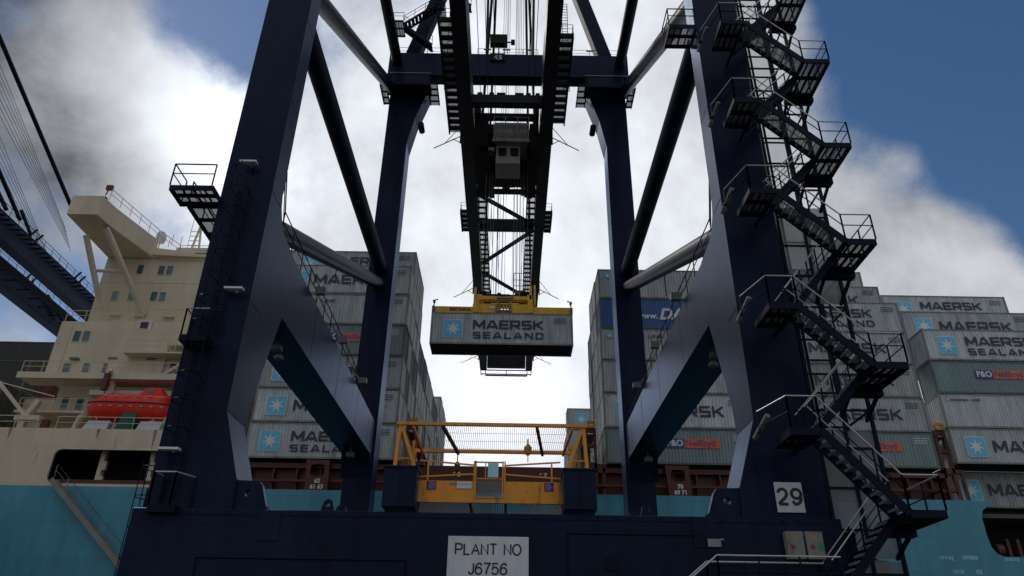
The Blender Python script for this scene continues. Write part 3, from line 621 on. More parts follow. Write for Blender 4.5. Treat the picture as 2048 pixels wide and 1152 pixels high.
# ------------------------------------------------------------------ spreader
SX0, SX1 = -6.92, 5.3
sp = thing('container_spreader', 'yellow telescopic spreader clamped on the hanging container under the crane ropes', 'container spreader', (XC, 58.2, 30))
MB().box((SX0+.2, 57.35, 30.14), (-3.4, 57.95, 30.74)).box((SX0+.2, 58.5, 30.14), (-3.4, 59.1, 30.74)).box((1.9, 57.35, 30.14), (SX1-.2, 57.95, 30.78)).box((1.9, 58.5, 30.14), (SX1-.2, 59.1, 30.78)).build('telescopic_beam', 'spreader yellow', sp, bevel=.02)
mf = MB().box((-3.4, 57.2, 30.12), (-1.2, 57.8, 30.95)).box((-.15, 57.2, 30.12), (1.9, 57.8, 30.95)).box((-3.4, 58.7, 30.12), (1.9, 59.2, 30.95)).box((-3.4, 57.8, 30.4), (-3.1, 58.7, 30.9)).box((1.6, 57.8, 30.4), (1.9, 58.7, 30.9))
mf.box((-3.35, 57.1, 30.1), (-2.9, 57.2, 31.4)).box((1.4, 57.1, 30.1), (1.85, 57.2, 31.4)); mf.build('main_frame', 'spreader yellow', sp, bevel=.02)
for x in (SX0, SX1-.22):
    MB().box((x, 57.05, 30.04), (x+.22, 59.4, 30.62)).build('end_beam', 'ctr frame dark', sp)
    s2 = -1 if x < 0 else 1; xx = x+.11
    MB().bar((xx, 57.3, 30.6), (xx-.05*s2, 57.3, 31.1), .1, .1).bar((xx-.05*s2, 57.3, 31.05), (xx+.0, 57.3, 31.3), .22, .12).bar((xx, 57.3, 31.25), (xx-.35*s2, 57.3, 31.38), .1, .06).build('flipper', 'boom paint', sp)
hb = MB().box((-2.9, 57.25, 31.42), (1.5, 57.75, 31.78)).box((-2.9, 58.7, 31.42), (1.5, 59.1, 31.78)).box((-3.1, 57.2, 31.35), (-2.6, 59.2, 31.9)).box((1.3, 57.2, 31.35), (1.8, 59.2, 31.9)).box((-3.35, 57.2, 30.95), (-3.15, 57.6, 32.6)).box((1.55, 57.2, 30.95), (1.75, 57.6, 32.8)).box((1.95, 57.2, 30.95), (2.1, 57.6, 32.9))
hb.build('head_block', 'spreader yellow', sp, bevel=.02)
MB().box((-1.3, 57.12, 31.5), (.15, 57.24, 31.7)).build('label_plate', 'cab grey', sp)
for x in (-1.0, -.72, -.45): MB().tube((x, 57.35, 30.35), (x, 57.35, 31.1), .07, 8).build('hydraulic_cylinder', 'spreader yellow', sp)
MB().box((-1.2, 57.4, 30.1), (-.15, 58.2, 30.5)).box((-1.2, 57.0, 30.12), (-1.08, 57.2, 31.2)).box((-.27, 57.0, 30.12), (-.15, 57.2, 31.2)).build('centre_unit', 'lamp grey', sp)
for x in (-1.42, -.13): MB().box((x, 57.1, 30.2), (x+.14, 57.19, 31.1)).build('warning_strip', 'hazard orange', sp)
MB().box((-1.95, 57.14, 30.45), (-1.45, 57.19, 30.7)).build('label_plate', 'white panel', sp)
bm_ = MB(); wv = block(bm_, 'BROMMA', -5.42, 57.33, 30.27, .34, xs=.72, t=.24, gap=.14); bm_.build('lettering', 'letter navy', sp)
for x in (-2.75, -2.4, 1.0, 1.4): MB().tube((x, 57.5, 31.8), (x, 57.5, 32.3), .2, 10).build('sheave', 'black', sp)
mb = MB()
for x in (0.15, .45+.2, 1.2): mb.bar((x, 57.6, 31.8), (x, 57.6, 34.3), .06, .06)
for z in (32.3, 33.0, 33.6, 34.3): mb.bar((.15, 57.6, z), (1.2, 57.6, z), .045, .045)
mb.build('cage', 'cab grey', sp); MB().box((.25, 57.7, 31.8), (1.2, 58.6, 32.6)).build('cable_basket', 'maroon', sp)
MB().box((-2.3, 57.5, 31.8), (-.2, 58.6, 32.1)).tube((-1.9, 57.7, 32.1), (-1.9, 57.7, 32.6), .08, 8).tube((-1.3, 57.8, 32.15), (-1.0, 57.8, 32.15), .22, 10).build('machinery', 'black', sp)
for x, y in ((-2.75, 57.5), (-2.4, 57.5), (-2.15, 57.8), (-1.9, 58.6), (1.0, 57.5), (1.4, 57.5), (.7, 57.8), (.4, 58.6), (.1, 58.6)):
    MB().tube((x, y, 31.9), (x*.95, y+.2, 49.6), .025, 5).build('rope', 'rope', sp)
MB().tube((-1.45, 57.7, 31.9), (-1.45, 58, 49.6), .035, 5).build('power_cable', 'black', sp)

# ------------------------------------------------------------------ containers
CL, CW, CH = 12.19, 2.44, 2.97
def corr(mb, p0, dirv, length, z0, z1, nrm, pitch=.27, depth=.045):
    """corrugated sheet: runs along dirv from p0, faces nrm"""
    n = int(length/pitch); st_ = length/n; xs = []
    for k in range(n):
        b = k*st_; xs += [(b, 0), (b+st_*.36, 0), (b+st_*.5, 1), (b+st_*.86, 1)]
    xs.append((length, 0)); vs = []
    for x, d in xs:
        p = Vector(p0)+Vector(dirv)*x-Vector(nrm)*depth*d
        vs += [(p.x, p.y, z0), (p.x, p.y, z1)]
    mb.add(vs, [(2*i, 2*i+2, 2*i+3, 2*i+1) for i in range(len(xs)-1)])
def make_ctr_meshes(bodymat, framemat):
    b = MB(); i = .035
    corr(b, (.16, i, 0), (1, 0, 0), CL-.32, .16, CH-.1, (0, -1, 0)); corr(b, (CL-.16, CW-i, 0), (-1, 0, 0), CL-.32, .16, CH-.1, (0, 1, 0))
    corr(b, (i, CW-.12, 0), (0, -1, 0), CW-.24, .16, CH-.1, (-1, 0, 0)); b.box((.05, .05, CH-.09), (CL-.05, CW-.05, CH-.05))
    b.box((CL-.1, .1, .16), (CL-.06, CW-.1, CH-.1))
    f = MB()
    for x in (0, CL-.16):
        for y in (0, CW-.12): f.box((x, y, .12), (x+.16, y+.12, CH-.12))
    for y in (0, CW-.07): f.box((.17, y, 0), (CL-.17, y+.07, .155)); f.box((.17, y+.005, CH-.1), (CL-.17, y+.065, CH-.01))
    for x in (0, CL-.1): f.box((x, .17, 0.002), (x+.1, CW-.17, .155)); f.box((x, .13, CH-.12), (x+.1, CW-.13, CH-.012))
    for x in (0, CL-.17):
        for y in (-.003, CW-.16): f.box((x-.003, y, -.003), (x+.175, y+.165, .118)); f.box((x-.003, y, CH-.118), (x+.175, y+.165, CH))
    fl = MB().box((.1, .075, .06), (CL-.1, CW-.075, .13))
    for k in range(38): x = .25+k*.31; fl.box((x, .08, .0), (x+.05, CW-.08, .055))
    d = MB()
    for y in (.3, .75, CW-.75-.05, CW-.35):
        d.tube((CL-.02, y, .08), (CL-.02, y, CH-.06), .022, 5)
        for z in (.5, 1.2, 2.1): d.box((CL-.055, y-.06, z), (CL-.002, y+.06, z+.08))
    d.box((CL-.055, CW/2-.02, .16), (CL-.04, CW/2+.02, CH-.12))
    return dict(body=b.mesh('body', bodymat), frame=f.mesh('frame', framemat), floor=fl.mesh('floor', 'ctr floor'), door_rods=d.mesh('door_rods', 'galvanised and lit rail' if bodymat == 'ctr grey' else framemat))
CM = {'grey': make_ctr_meshes('ctr grey', 'ctr frame'), 'teal': make_ctr_meshes('ctr teal', 'ctr frame dark'), 'blue': make_ctr_meshes('ctr blue', 'ctr frame dark'), 'dark': make_ctr_meshes('ctr dark', 'ctr frame dark'), 'maroon': make_ctr_meshes('ctr maroon', 'ctr maroon')}
DECO = {}
def emblem(x0, z0, s, y=-.012):
    bl = MB().add([(px_, y, pz_) for px_, pz_ in rrect(x0, z0, x0+s, z0+s, s*.1)], [tuple(range(20))[::-1]])
    wh = MB().add([(px_, y+.004, pz_) for px_, pz_ in rrect(x0-.05, z0-.05, x0+s+.05, z0+s+.05, s*.12)], [tuple(range(20))[::-1]])
    wh.v += [Vector(v) for v in []]
    stp = star_mesh(x0+s/2, y-.004, z0+s/2, s*.42)
    return bl, wh, stp
def font_mb(body, x, z, size, xs=1.0, bold=0, shear=0, y=-.012):
    cu = bpy.data.curves.new('t', 'FONT'); cu.body = body; cu.size = size; cu.offset = bold; cu.shear = shear
    o = bpy.data.objects.new('t', cu); C.objects.link(o); dg = bpy.context.evaluated_depsgraph_get(); dg.update()
    me = bpy.data.meshes.new_from_object(o.evaluated_get(dg)); C.objects.unlink(o); bpy.data.objects.remove(o)
    mb = MB(); mb.add([(v.co.x*xs+x, y, v.co.y+z) for v in me.vertices], [tuple(p.vertices) for p in me.polygons]); bpy.data.meshes.remove(me); return mb
def deco_set(kind):
    if kind in DECO: return DECO[kind]
    out = []
    if kind in ('sealand', 'big', 'bigboth'):
        s = 1.62; bl, wh, stp = emblem(1.12, .6, s)
        out += [('emblem', bl.mesh('emblem', 'emblem blue'), [('star', stp.mesh('star', 'emblem white')), ('border', wh.mesh('border', 'emblem white'))])]
        mb = MB()
        if kind == 'sealand':
            block(mb, 'MAERSK', 3.65, -.012, 1.42, .85, xs=.97, t=.22, gap=.13)
            block(mb, 'SEALAND', 3.65, -.014, .52, .62, xs=1.03, t=.22, gap=.32)
        else: block(mb, 'MAERSK', 3.35, -.012, .98, .97, xs=.935, t=.21, gap=.16)
        out.append(('lettering', mb.mesh('lettering', 'letter navy'), []))
    if kind == 'line':
        bl, wh, stp = emblem(.6, 2.02, .52); out += [('emblem', bl.mesh('emblem', 'emblem blue'), [('star', stp.mesh('star', 'emblem white'))])]
        mb = MB(); block(mb, 'MAERSK LINE', 1.45, -.012, 2.1, .33, xs=1.0, t=.2, gap=.2); out.append(('lettering', mb.mesh('lettering', 'letter navy'), []))
    if kind == 'line small':
        bl, wh, stp = emblem(.5, 2.3, .25); out += [('emblem', bl.mesh('emblem', 'emblem blue'), [('star', stp.mesh('star', 'emblem white'))])]
        mb = MB(); block(mb, 'MAERSK LINE', .9, -.012, 2.32, .2, xs=1.0, t=.24, gap=.2); out.append(('lettering', mb.mesh('lettering', 'letter navy'), []))
    if kind.startswith('nedlloyd'):
        ox = 4.9 if kind == 'nedlloyd' else 3.6
        out.append(('name_plate', MB().box((ox, -.01, 1.35), (ox+1.55, -.004, 2.12)).mesh('name_plate', 'plate blue'), [('lettering', font_mb('P&O', ox+.12, 1.53, .72, xs=.95, bold=.02, y=-.016).mesh('lettering', 'emblem white'))]))
        out.append(('name_plate', MB().box((ox+1.56, -.01, 1.35), (ox+4.5, -.004, 2.12)).mesh('name_plate', 'orange plate'), [('lettering', font_mb('Nedlloyd', ox+1.66, 1.53, .74, xs=.9, bold=.012, y=-.016).mesh('lettering', 'plate blue'))]))
    if kind == 'damco':
        out.append(('lettering', font_mb('www.', 3.3, 1.0, .8, bold=.03, shear=.15).mesh('lettering', 'emblem white'), []))
        out.append(('lettering', font_mb('DAMCO', 5.3, .95, 1.5, xs=.98, bold=.06, shear=.3).mesh('lettering', 'emblem white'), []))
    # the small registration lines every box carries near its right-hand top corner
    mc = 'letter navy' if kind not in ('damco', 'nedlloyd', 'nedlloyd2', 'plain teal', 'plain dark') else 'emblem white'
    r_ = MB()
    rr = random.Random(3)
    for row in range(3):
        x = 10.55
        while x < 11.6: w = rr.uniform(.04, .1); r_.box((x, -.013, 2.42-row*.2), (x+w, -.008, 2.52-row*.2)); x += w+.05
    out.append(('registration_marks', r_.mesh('registration_marks', mc), []))
    if mc == 'letter navy':
        out.append(('hazard_mark', MB().add([(11.0, -.012, 1.5), (11.16, -.012, 1.5), (11.08, -.012, 1.66)], [(0, 1, 2)]).add([(11.0, -.012, .7), (11.16, -.012, .7), (11.08, -.012, .86)], [(0, 1, 2)]).mesh('hazard_mark', 'hazard orange'), []))
    DECO[kind] = out; return out
def container(x, y, z, col, deco, label, group, length=None):
    t = thing('shipping_container', label, 'shipping container', (x, y, z), group)
    m = CM[col]
    for k in ('body', 'frame', 'floor', 'door_rods'):
        if k == 'floor' and deco == 'hid': continue
        objlink(k, m[k], t)
    if deco and deco != 'hid':
        for nm, me, subs in deco_set(deco):
            p = objlink(nm, me, t)
            for sn, sm in subs: objlink(sn, sm, p)
    return t
TZ = 17.58; TP = 3.025
ORD = ['lowest', 'second', 'third', 'fourth', 'fifth', 'sixth', 'seventh', 'eighth']
ROW = ['front', 'second', 'third', 'fourth', 'fifth', 'sixth', 'seventh', 'eighth', 'ninth', 'tenth', 'eleventh', 'twelfth', 'thirteenth', 'fourteenth', 'fifteenth', 'sixteenth', 'seventeenth', 'eighteenth', 'nineteenth', 'twentieth']
DESC = {'sealand': 'grey container with star, two-line lettering', 'big': 'grey container with star, large one-line lettering', 'line': 'light grey container with small lettering', 'line small': 'pale container with tiny lettering',
        'nedlloyd': 'teal container with blue-orange name plate', 'nedlloyd2': 'teal container with blue-orange name plate', 'damco': 'blue container with slanted white lettering', 'plain': 'plain grey container', 'plain teal': 'plain teal container'}
BAY = {}
def bay(x0, name, rows, y0=59.0, dz=0):
    for r_i, tiers in rows:
        y = y0+r_i*2.5
        for t_i, (col, deco) in tiers:
            if r_i == 0 or deco not in ('hid',):
                lab = '%s, %s tier, %s row %s' % (DESC.get(deco, 'grey container'), ORD[t_i] if t_i >= 0 else 'sunken', ROW[r_i], name)
            else:
                lab = '%s container %s, %s row, %s tier up' % ({'grey': 'weathered grey', 'teal': 'teal grey', 'blue': 'blue', 'maroon': 'maroon', 'dark': 'dark'}[col], name, ROW[r_i], ORD[t_i])
            container(x0+random.uniform(-.05, .05), y+(2.2 if t_i < 0 else 0), TZ+TP*t_i+dz, col, deco, lab, 'containers stacked on the ship deck')
rc = random.Random(11)
def hid(n, mix=('grey', 'grey', 'grey', 'grey', 'teal', 'grey', 'grey')): return [(k, (rc.choice(mix), 'hid')) for k in range(n)]
LB = 'left of open bay'
left_rows = [(0, [(0, ('grey', 'sealand')), (1, ('grey', 'big')), (2, ('grey', 'bigboth')), (3, ('teal', 'nedlloyd')), (4, ('grey', 'line')), (5, ('grey', 'big'))]),
             (1, hid(6)+[(6, ('grey', 'sealand'))]), (2, hid(7)), (3, hid(7))]
for r in range(4, 9): left_rows.append((r, hid(5)))
for r in range(9, 14): left_rows.append((r, hid(5, ('teal', 'teal', 'grey', 'grey'))))
for r in range(14, 18): left_rows.append((r, hid(6)))
DESC['bigboth'] = DESC['big']
bay(-21.5, LB, left_rows)
right_rows = [(0, [(0, ('teal', 'nedlloyd')), (1, ('grey', 'big')), (2, ('grey', 'plain')), (3, ('grey', 'line')), (4, ('blue', 'damco')), (5, ('grey', 'line'))]), (1, hid(6)), (2, hid(6)), (3, hid(5))]
bay(7.85, 'right of open bay', right_rows)
# far block on the other side of the ship
for t_i in range(6):
    container(7.85, 97, TZ+TP*t_i-.3, 'grey', 'big' if t_i == 5 else 'plain', 'distant grey container right of open bay, far side of ship, %s tier up' % ORD[t_i], 'containers stacked on the ship deck')
for r in (1, 2):
    for t_i in range(5): container(7.85, 97+2.5*r, TZ+TP*t_i-.3, rc.choice(('grey', 'teal')), 'hid', 'distant container behind far block right of open bay, %s tier, %s row back' % (ORD[t_i], ROW[r]), 'containers stacked on the ship deck')
bay(22.75, 'behind stair tower', [(0, [(0, ('teal', 'nedlloyd')), (1, ('grey', 'big')), (2, ('grey', 'big')), (3, ('grey', 'big')), (4, ('grey', 'sealand'))]), (1, [(5, ('grey', 'big')), (4, ('grey', 'hid'))]), (2, [(6, ('grey', 'plain')), (5, ('grey', 'hid'))])])
bay(36.4, 'by maroon tower', [(0, [(-1, ('grey', 'big')), (0, ('grey', 'big')), (1, ('grey', 'line small')), (2, ('teal', 'nedlloyd2')), (3, ('grey', 'sealand'))]), (1, [(4, ('grey', 'big')), (3, ('teal', 'hid'))]), (2, [(5, ('grey', 'sealand')), (4, ('grey', 'hid'))])], dz=.45)
# hanging container
container(-6.92, 57.0, 27.02, 'grey', 'sealand', 'grey container with star emblem and dark lettering hanging from the yellow spreader', None)
# stack aft of the bridge house
for (x, y, k, col) in ((-57.3, 62, 0, 'dark'), (-57.3, 62, 1, 'dark'), (-57.3, 62, 2, 'dark'), (-57.3, 64.5, 3, 'dark'), (-57.3, 64.5, 2, 'dark'), (-57.3, 67, 3, 'maroon'), (-57.3, 67, 4, 'dark'), (-57.3, 69.5, 4, 'maroon'), (-57.3, 69.5, 3, 'maroon'), (-57.3, 64.5, 1, 'dark'), (-57.3, 72, 4, 'maroon')):
    container(x, y, TZ+TP*k-1.7, col, 'hid', '%s container in dark stack left of bridge house, %s tier, %s row' % (col, ORD[k], ROW[int((y-62)/2.5)]), 'containers stacked behind the bridge house')

# ------------------------------------------------------------------ the ship
ship = thing('container_ship', 'huge container ship with pale blue hull and cream bridge house moored along the quay', 'container ship', (0, 86, 0))
def hull_y(x, z):
    a = max(0, (-29-x)/30.0); b = max(0, (13.2-z)/10.0)
    return 58+9*(a**1.3)*(b**1.15)
HZ = 14.85
mb = MB(); xs_ = [-95+k*1.5 for k in range(60)]; xs_ = [x for x in xs_ if x < -12]+[-12, 0, 12, 24, 35.9]; zs_ = [-3, 0, 3, 6, 8, 9.5, 11, 12, 13, 14, HZ]
vs = [(x, hull_y(x, z), z) for x in xs_ for z in zs_]; nz_ = len(zs_)
mb.add(vs, [(i*nz_+j, (i+1)*nz_+j, (i+1)*nz_+j+1, i*nz_+j+1) for i in range(len(xs_)-1) for j in range(nz_-1)])
hull = mb.build('hull', 'hull blue', ship, smooth=True)
# forward part with the mooring recess
hole = rrect(36.7, 10.7, 60, 14.35, .7)
ho = MB().prism([(35.9, -3), (95, -3), (95, 13.9), (37.75, 13.9), (37.6, HZ), (35.9, HZ)], 'y', 58, 58.25, holes=[])
ho = None
pts = [(35.9, -3), (95, -3), (95, 10.7), (37.4, 10.7), (36.9, 10.9), (36.6, 11.4), (36.5, 12.2), (36.5, 13.6), (36.7, 14.1), (37.1, 14.35), (37.75, 14.4), (37.6, HZ), (35.9, HZ)]
MB().prism(pts, 'y', 58, 58.2).build('hull_side', 'hull blue', ship)
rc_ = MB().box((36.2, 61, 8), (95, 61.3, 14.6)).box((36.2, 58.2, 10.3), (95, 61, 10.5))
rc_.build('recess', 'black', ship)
mr_ = MB()
for x in (38.6, 39.4, 40.2, 41.2): mr_.box((x, 59.2, 10.5), (x+.25, 59.5, 12.2))
mr_.tube((37.4, 58.9, 11.3), (37.9, 58.9, 11.3), .45, 12); mr_.build('mooring_gear', 'maroon', ship)
MB().box((-95, 58.3, 13.6), (95, 112, 13.9)).build('deck', 'deck grey', ship)
MB().box((-95, 111.8, -3), (95, 112, 14)).build('hull_side', 'hull blue', ship)
mb = MB(); rm2 = random.Random(5)
for (xa, xb, za) in ((32.5, 33.4, 10.35), (34.2, 35.4, 10.4), (37.3, 38.4, 10.3), (33.2, 34.0, 9.4), (34.9, 35.4, 9.4)):
    x = xa
    while x < xb: w = rm2.uniform(.05, .13); mb.box((x, 57.985, za+rm2.uniform(0, .12)), (x+w, 57.995, za+.34)); x += w+.07
mb.build('hull_marks', 'sign cyan', ship)
# cream bulwark with mooring openings
op1 = rrect(-36.2, 15.05, -24.5, 17.75, .55); op2 = rrect(-52, 15.05, -41.2, 17.75, .55)
MB().prism([(-95, HZ), (-22.6, HZ), (-22.6, 19.45), (-95, 19.45)], 'y', 58, 58.2, holes=[op1, op2]).build('bulwark', 'cream', ship)
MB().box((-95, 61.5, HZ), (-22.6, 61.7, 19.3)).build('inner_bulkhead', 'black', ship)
for x in (-33.0, -29.0, -45.5):
    mb = MB(); mb.box((x, 59.0, 15), (x+.35, 59.5, 18)); mb.box((x+.35, 59.0, 15.2), (x+.6, 59.3, 15.9)); mb.box((x+.35, 59.0, 16.4), (x+.6, 59.3, 17.1))
    mb.build('frame_post', 'cream clean', ship)
MB().box((-36, 58.6, 14.9), (-23, 58.8, 15.5)).build('bulwark_rail', 'maroon', ship)
MB().box((-95, 58.2, 19.2), (-22.6, 66, 19.4)).build('upper_deck', 'cream clean', ship)
rr_ = rail_run([(-44, 58.3, 19.45), (-38.5, 58.3, 19.45)], ship, step=1.6, post='cream clean', top='cream clean', h=1.1, r=.035)
rr_ = rail_run([(-37, 58.4, 19.45), (-23, 58.4, 19.45)], ship, step=1.6, post='cream clean', top='cream clean', h=1.1, r=.035)
# maroon deck structure under the containers
cm = MB().box((-22, 60.0, 13.9), (35.4, 60.3, 17.0)).box((-22, 59.4, 16.9), (-8.6, 60.0, 17.3)).box((7.0, 59.4, 16.9), (35.5, 60.0, 17.3)).box((-22, 59.2, 15.75), (-8.5, 59.45, 15.95)).box((7, 59.2, 15.75), (35, 59.45, 15.95))
for x in [-21+1.9*k for k in range(30)]:
    if not (-8.3 < x < 6.2) and x < 35: cm.box((x, 59.5, 13.9), (x+.14, 60.0, 16.9))
cm.build('hatch_coaming', 'maroon', ship)
op = MB().box((-7.7, 59.7, 15.2), (6.1, 59.95, 17.35)).build('hatch_coaming', 'maroon', ship)
text_obj('lettering', '6 5', -4.25, 59.68, 16.5, .5, 'emblem white', op, bold=.03); text_obj('lettering', '6 7', 2.75, 59.68, 16.5, .5, 'emblem white', op, bold=.03)
for xc_, a, b in ((-15.4, '62', '61 63'), (13.5, '70', '69 71'), (28.4, '74', '73 75')):
    pst = MB().prism([(xc_-.95, 17.45), (xc_-.75, 14.9), (xc_+1.05, 14.9), (xc_+.95, 17.45)], 'y', 58.9, 59.1, holes=[rrect(xc_-.5, 16.15, xc_+.6, 17.1, .25)]).build('stanchion', 'maroon', ship)
    if a == '74': continue
    text_obj('lettering', a, xc_+.15, 58.88, 15.62, .46, 'emblem white', pst, bold=.02); text_obj('lettering', b, xc_+.15, 58.88, 15.16, .46, 'emblem white', pst, bold=.02)
for (x, y, hz) in ((-8.6, 59.4, 20.6), (6.2, 59.4, 20.6), (35.3, 59.4, 20.9)):
    mb = MB()
    for dx in (0, .75): mb.box((x+dx, y, 14.9), (x+dx+.22, y+.4, hz))
    for z in (15.8, 17.2, 19.0, hz-.3): mb.box((x+.22, y+.05, z), (x+.75, y+.35, z+.3))
    mb.box((x-.8 if x < 0 else x, y, 17.3), (x+1.7, y+.35, 17.6)); mb.box((x+1.4 if x > 0 else x-.6, y, 14.9), (x+1.6 if x > 0 else x-.4, y+.3, 17.3))
    if x < 36:
        for dx in (0, .75):
            for q in (4.5, 9): mb.box((x+dx, y+q, 14), (x+dx+.2, y+q+.3, hz-.3))
        mb.box((x+.05, y, hz-.62), (x+.9, y+26, hz-.5)); mb.box((x+.05, y, 17.6), (x+.9, y+26, 17.75))
    lb = mb.build('lashing_bridge', 'maroon', ship)
    MB().prism(rrect(x+.2, hz, x+.95, hz+.62, .18), 'y', y-.1, y+.1, holes=[rrect(x+.38, hz+.2, x+.74, hz+.42, .08)]).build('lamp_guard', 'yellow', lb)
    rail_run([(x, y, 17.75), (x, y+8, 17.75)], lb, post='ctr frame dark', top='ctr frame dark')
for x in (-8.0, 7.0):
    for k in range(5): MB().tube((x-.2, 59.7, 16+k*.1), (x+(-1.1 if x < 0 else 1.1), 59.1, 19.5+k*.6), .02, 4).build('lashing_rod', 'galvanised and lit rail', ship)

# bridge house
H = MB().box((-42.0, 66, 30.9), (-24, 80, 40.1)).box((-41.8, 62, 25.3), (-24, 80, 30.9)).box((-42.6, 60.0, 24.5), (-23, 62.0, 24.95)).box((-41, 63.5, 19.4), (-24, 80, 25.3))
H.box((-46, 65.5, 19.4), (-41, 67, 24.49)); H.box((-36.6, 60.9, 23.35), (-23, 63.5, 23.75)); H.box((-42.4, 60.6, 21.6), (-36.4, 63.5, 21.8))
house = H.build('bridge_house', 'cream', ship, bevel=.04)
MB().box((-42.8, 59.97, 24.5), (-23, 60.1, 25.05)).box((-36.6, 60.85, 23.35), (-23, 60.95, 23.8)).build('deck_edge', 'cream clean', house)
MB().prism([(-36.2, 25.4), (-31.2, 25.4), (-31.2, 28.3), (-32.4, 30.0), (-35.4, 30.25), (-36.2, 30.0)], 'y', 61.7, 61.99).build('wall_panel', 'cream', house)
MB().box((-31, 61.0, 28.2), (-24, 61.99, 28.35)).box((-34.5, 60.5, 27.2), (-24, 61.99, 27.35)).build('balcony', 'cream clean', house)
def P(px, py, X=None, Y=None, Z=None):
    d = ray(px, py); t = X/d.x if X is not None else (Y/d.y if Y is not None else (Z-1.7)/d.z)
    return Vector((d.x*t, d.y*t, d.z*t+1.7))
def win(px, py, Y, w=.62, h=1.0, m='glass'):
    p = P(px, py, Y=Y); fr = MB().prism(rrect(p.x-w/2-.07, p.z-h/2-.07, p.x+w/2+.07, p.z+h/2+.07, .14), 'y', Y-.05, Y-.005, holes=[rrect(p.x-w/2, p.z-h/2, p.x+w/2, p.z+h/2, .1)]).build('window', 'cream clean', house)
    MB().prism(rrect(p.x-w/2, p.z-h/2, p.x+w/2, p.z+h/2, .1), 'y', Y-.02, Y-.006).build('pane', m, fr)
for a in ((281, 539), (323, 541), (340, 541), (230, 592), (263, 592), (308, 593), (325, 594)): win(*a, 66, .62, 1.05)
for a in ((154, 673), (173, 673), (133, 738), (171, 738), (211, 738), (250, 738), (307, 738), (345, 738)): win(*a, 62, .62, 1.05)
for a in ((130, 806), (159, 808)): win(*a, 63.5, .6, 1.1)
# bridge wing with struts
WZ0, WZ1 = 40.15, 42.3
wg = MB()
pl_ = [(-42.1, 58.0), (-39.2, 58.0), (-38.9, 60.0), (-37.2, 66.0), (-42.0, 66.0)]
wg.prism(pl_, 'z', WZ0, WZ1); wg.prism([(-42.0, 66), (-37.2, 66), (-33.5, 66.8), (-42, 70)], 'z', 40.15, 41.4)
wg.build('bridge_wing', 'cream', house, bevel=.03)
MB().prism([(-37.2, 65.2), (-37.0, 66.0), (-30.5, 66.0), (-31.5, 65.6)], 'z', 40.12, 40.3).build('wing_bracket', 'cream', house)
MB().box((-39.4, 66.5, 40.1), (-24, 78, 41.0)).build('bridge_deck', 'cream', house)
wh = MB().box((-36.5, 68.5, 41.0), (-25, 77, 43.0)).build('wheelhouse', 'cream', house)
MB().box((-36.3, 68.42, 41.3), (-25.2, 68.48, 42.3)).build('window_band', 'glass', wh)
rail_run([(-38.9, 58.6, WZ1), (-37.3, 65.8, WZ1), (-35.3, 67, 41.2), (-24.5, 67, 41.2)], house, post='cream clean', top='cream clean', step=1.5, h=1.15, r=.035)
MB().tube(P(212, 455, Y=60.0), P(287, 630, Y=65.9), .30, 12).build('strut', 'cream clean', house, smooth=True)
MB().tube(P(172, 470, Y=60.0), P(203, 622, Y=64.5), .28, 12).build('strut', 'cream clean', house, smooth=True)
MB().tube(P(190, 541, Y=62.3), P(248, 543, Y=63.2), .18, 10).build('strut', 'cream clean', house, smooth=True)
dm = MB().lathe([(.08, 0), (.08, .9), (.45, 1.0), (.55, 1.4), (.5, 1.9), (.25, 2.25), (.03, 2.35)], P(316, 497, Y=67.0)-Vector((0, 0, .2)), 14).build('satellite_dome', 'white panel', ship, smooth=True)
ms = MB(); q = P(389, 500, Y=70)
ms.bar((q.x-.5, 70, q.z-1), (q.x, 70, q.z+3.0), .18, .18).bar((q.x+.6, 70, q.z-1), (q.x+.1, 70, q.z+3.0), .18, .18)
for k in range(5): ms.bar((q.x-.9, 70, q.z+k*.6), (q.x+.3, 70, q.z+k*.6), .06, .06)
ms.bar((q.x-.9, 70, q.z-.5), (q.x-.9, 70, q.z+4.2), .05, .05); ms.build('mast', 'cream clean', ship)
q = P(211, 390, Y=59); fl_ = MB().bar(q, q+Vector((.15, 0, .7)), .08, .08).box(q+Vector((-.1, -.15, .6)), q+Vector((.5, .15, 1.1))).box(q+Vector((-.45, .1, -1.5)), q+Vector((.05, .5, -.1))); fl_.build('navigation_light', 'maroon', ship)
for a in ((345, 480), (362, 484), (300, 488)): q = P(*a, Y=67.5); MB().bar(q-Vector((0, 0, .6)), q+Vector((0, 0, .7)), .05, .05).build('antenna', 'cream clean', ship)
for a in ((150, 718), (228, 718), (305, 720)): q = P(*a, Y=61.9); MB().box((q.x-.4, 61.6, q.z-.08), (q.x+.4, 61.99, q.z+.08)).build('deck_lamp', 'lamp grey', ship)
for a in ((231, 630), (280, 632), (338, 634)): q = P(*a, Y=65.9); MB().box((q.x-.5, 65.6, q.z-.1), (q.x+.5, 65.99, q.z+.1)).build('deck_lamp', 'cream clean', ship)
q0, q1 = P(268, 680, Y=62), P(350, 757, Y=62)
rail_run([(-42.6, 60.1, 25.0), (-23.5, 60.1, 25.0)], house, post='cream clean', top='cream clean', step=1.7, h=1.1, r=.03)
rail_run([(-41.6, 62.1, 30.95), (-34.5, 62.1, 30.95)], house, post='cream clean', top='cream clean', step=1.7, h=1.1, r=.03)
rail_run([(-31, 61.1, 28.35), (-24, 61.1, 28.35)], house, post='cream clean', top='cream clean', step=1.5, h=1.1, r=.03)
rail_run([(-34.5, 60.6, 27.35), (-30, 60.6, 27.35)], house, post='cream clean', top='cream clean', step=1.5, h=1.1, r=.03)
rail_run([(-42.2, 60.7, 21.8), (-36.5, 60.7, 21.8)], house, post='cream clean', top='cream clean', step=1.5, h=1.1, r=.03)
sf = MB(); a = Vector((-31.3, 61.2, 25.05)); b = Vector((-27.2, 61.2, 28.2))
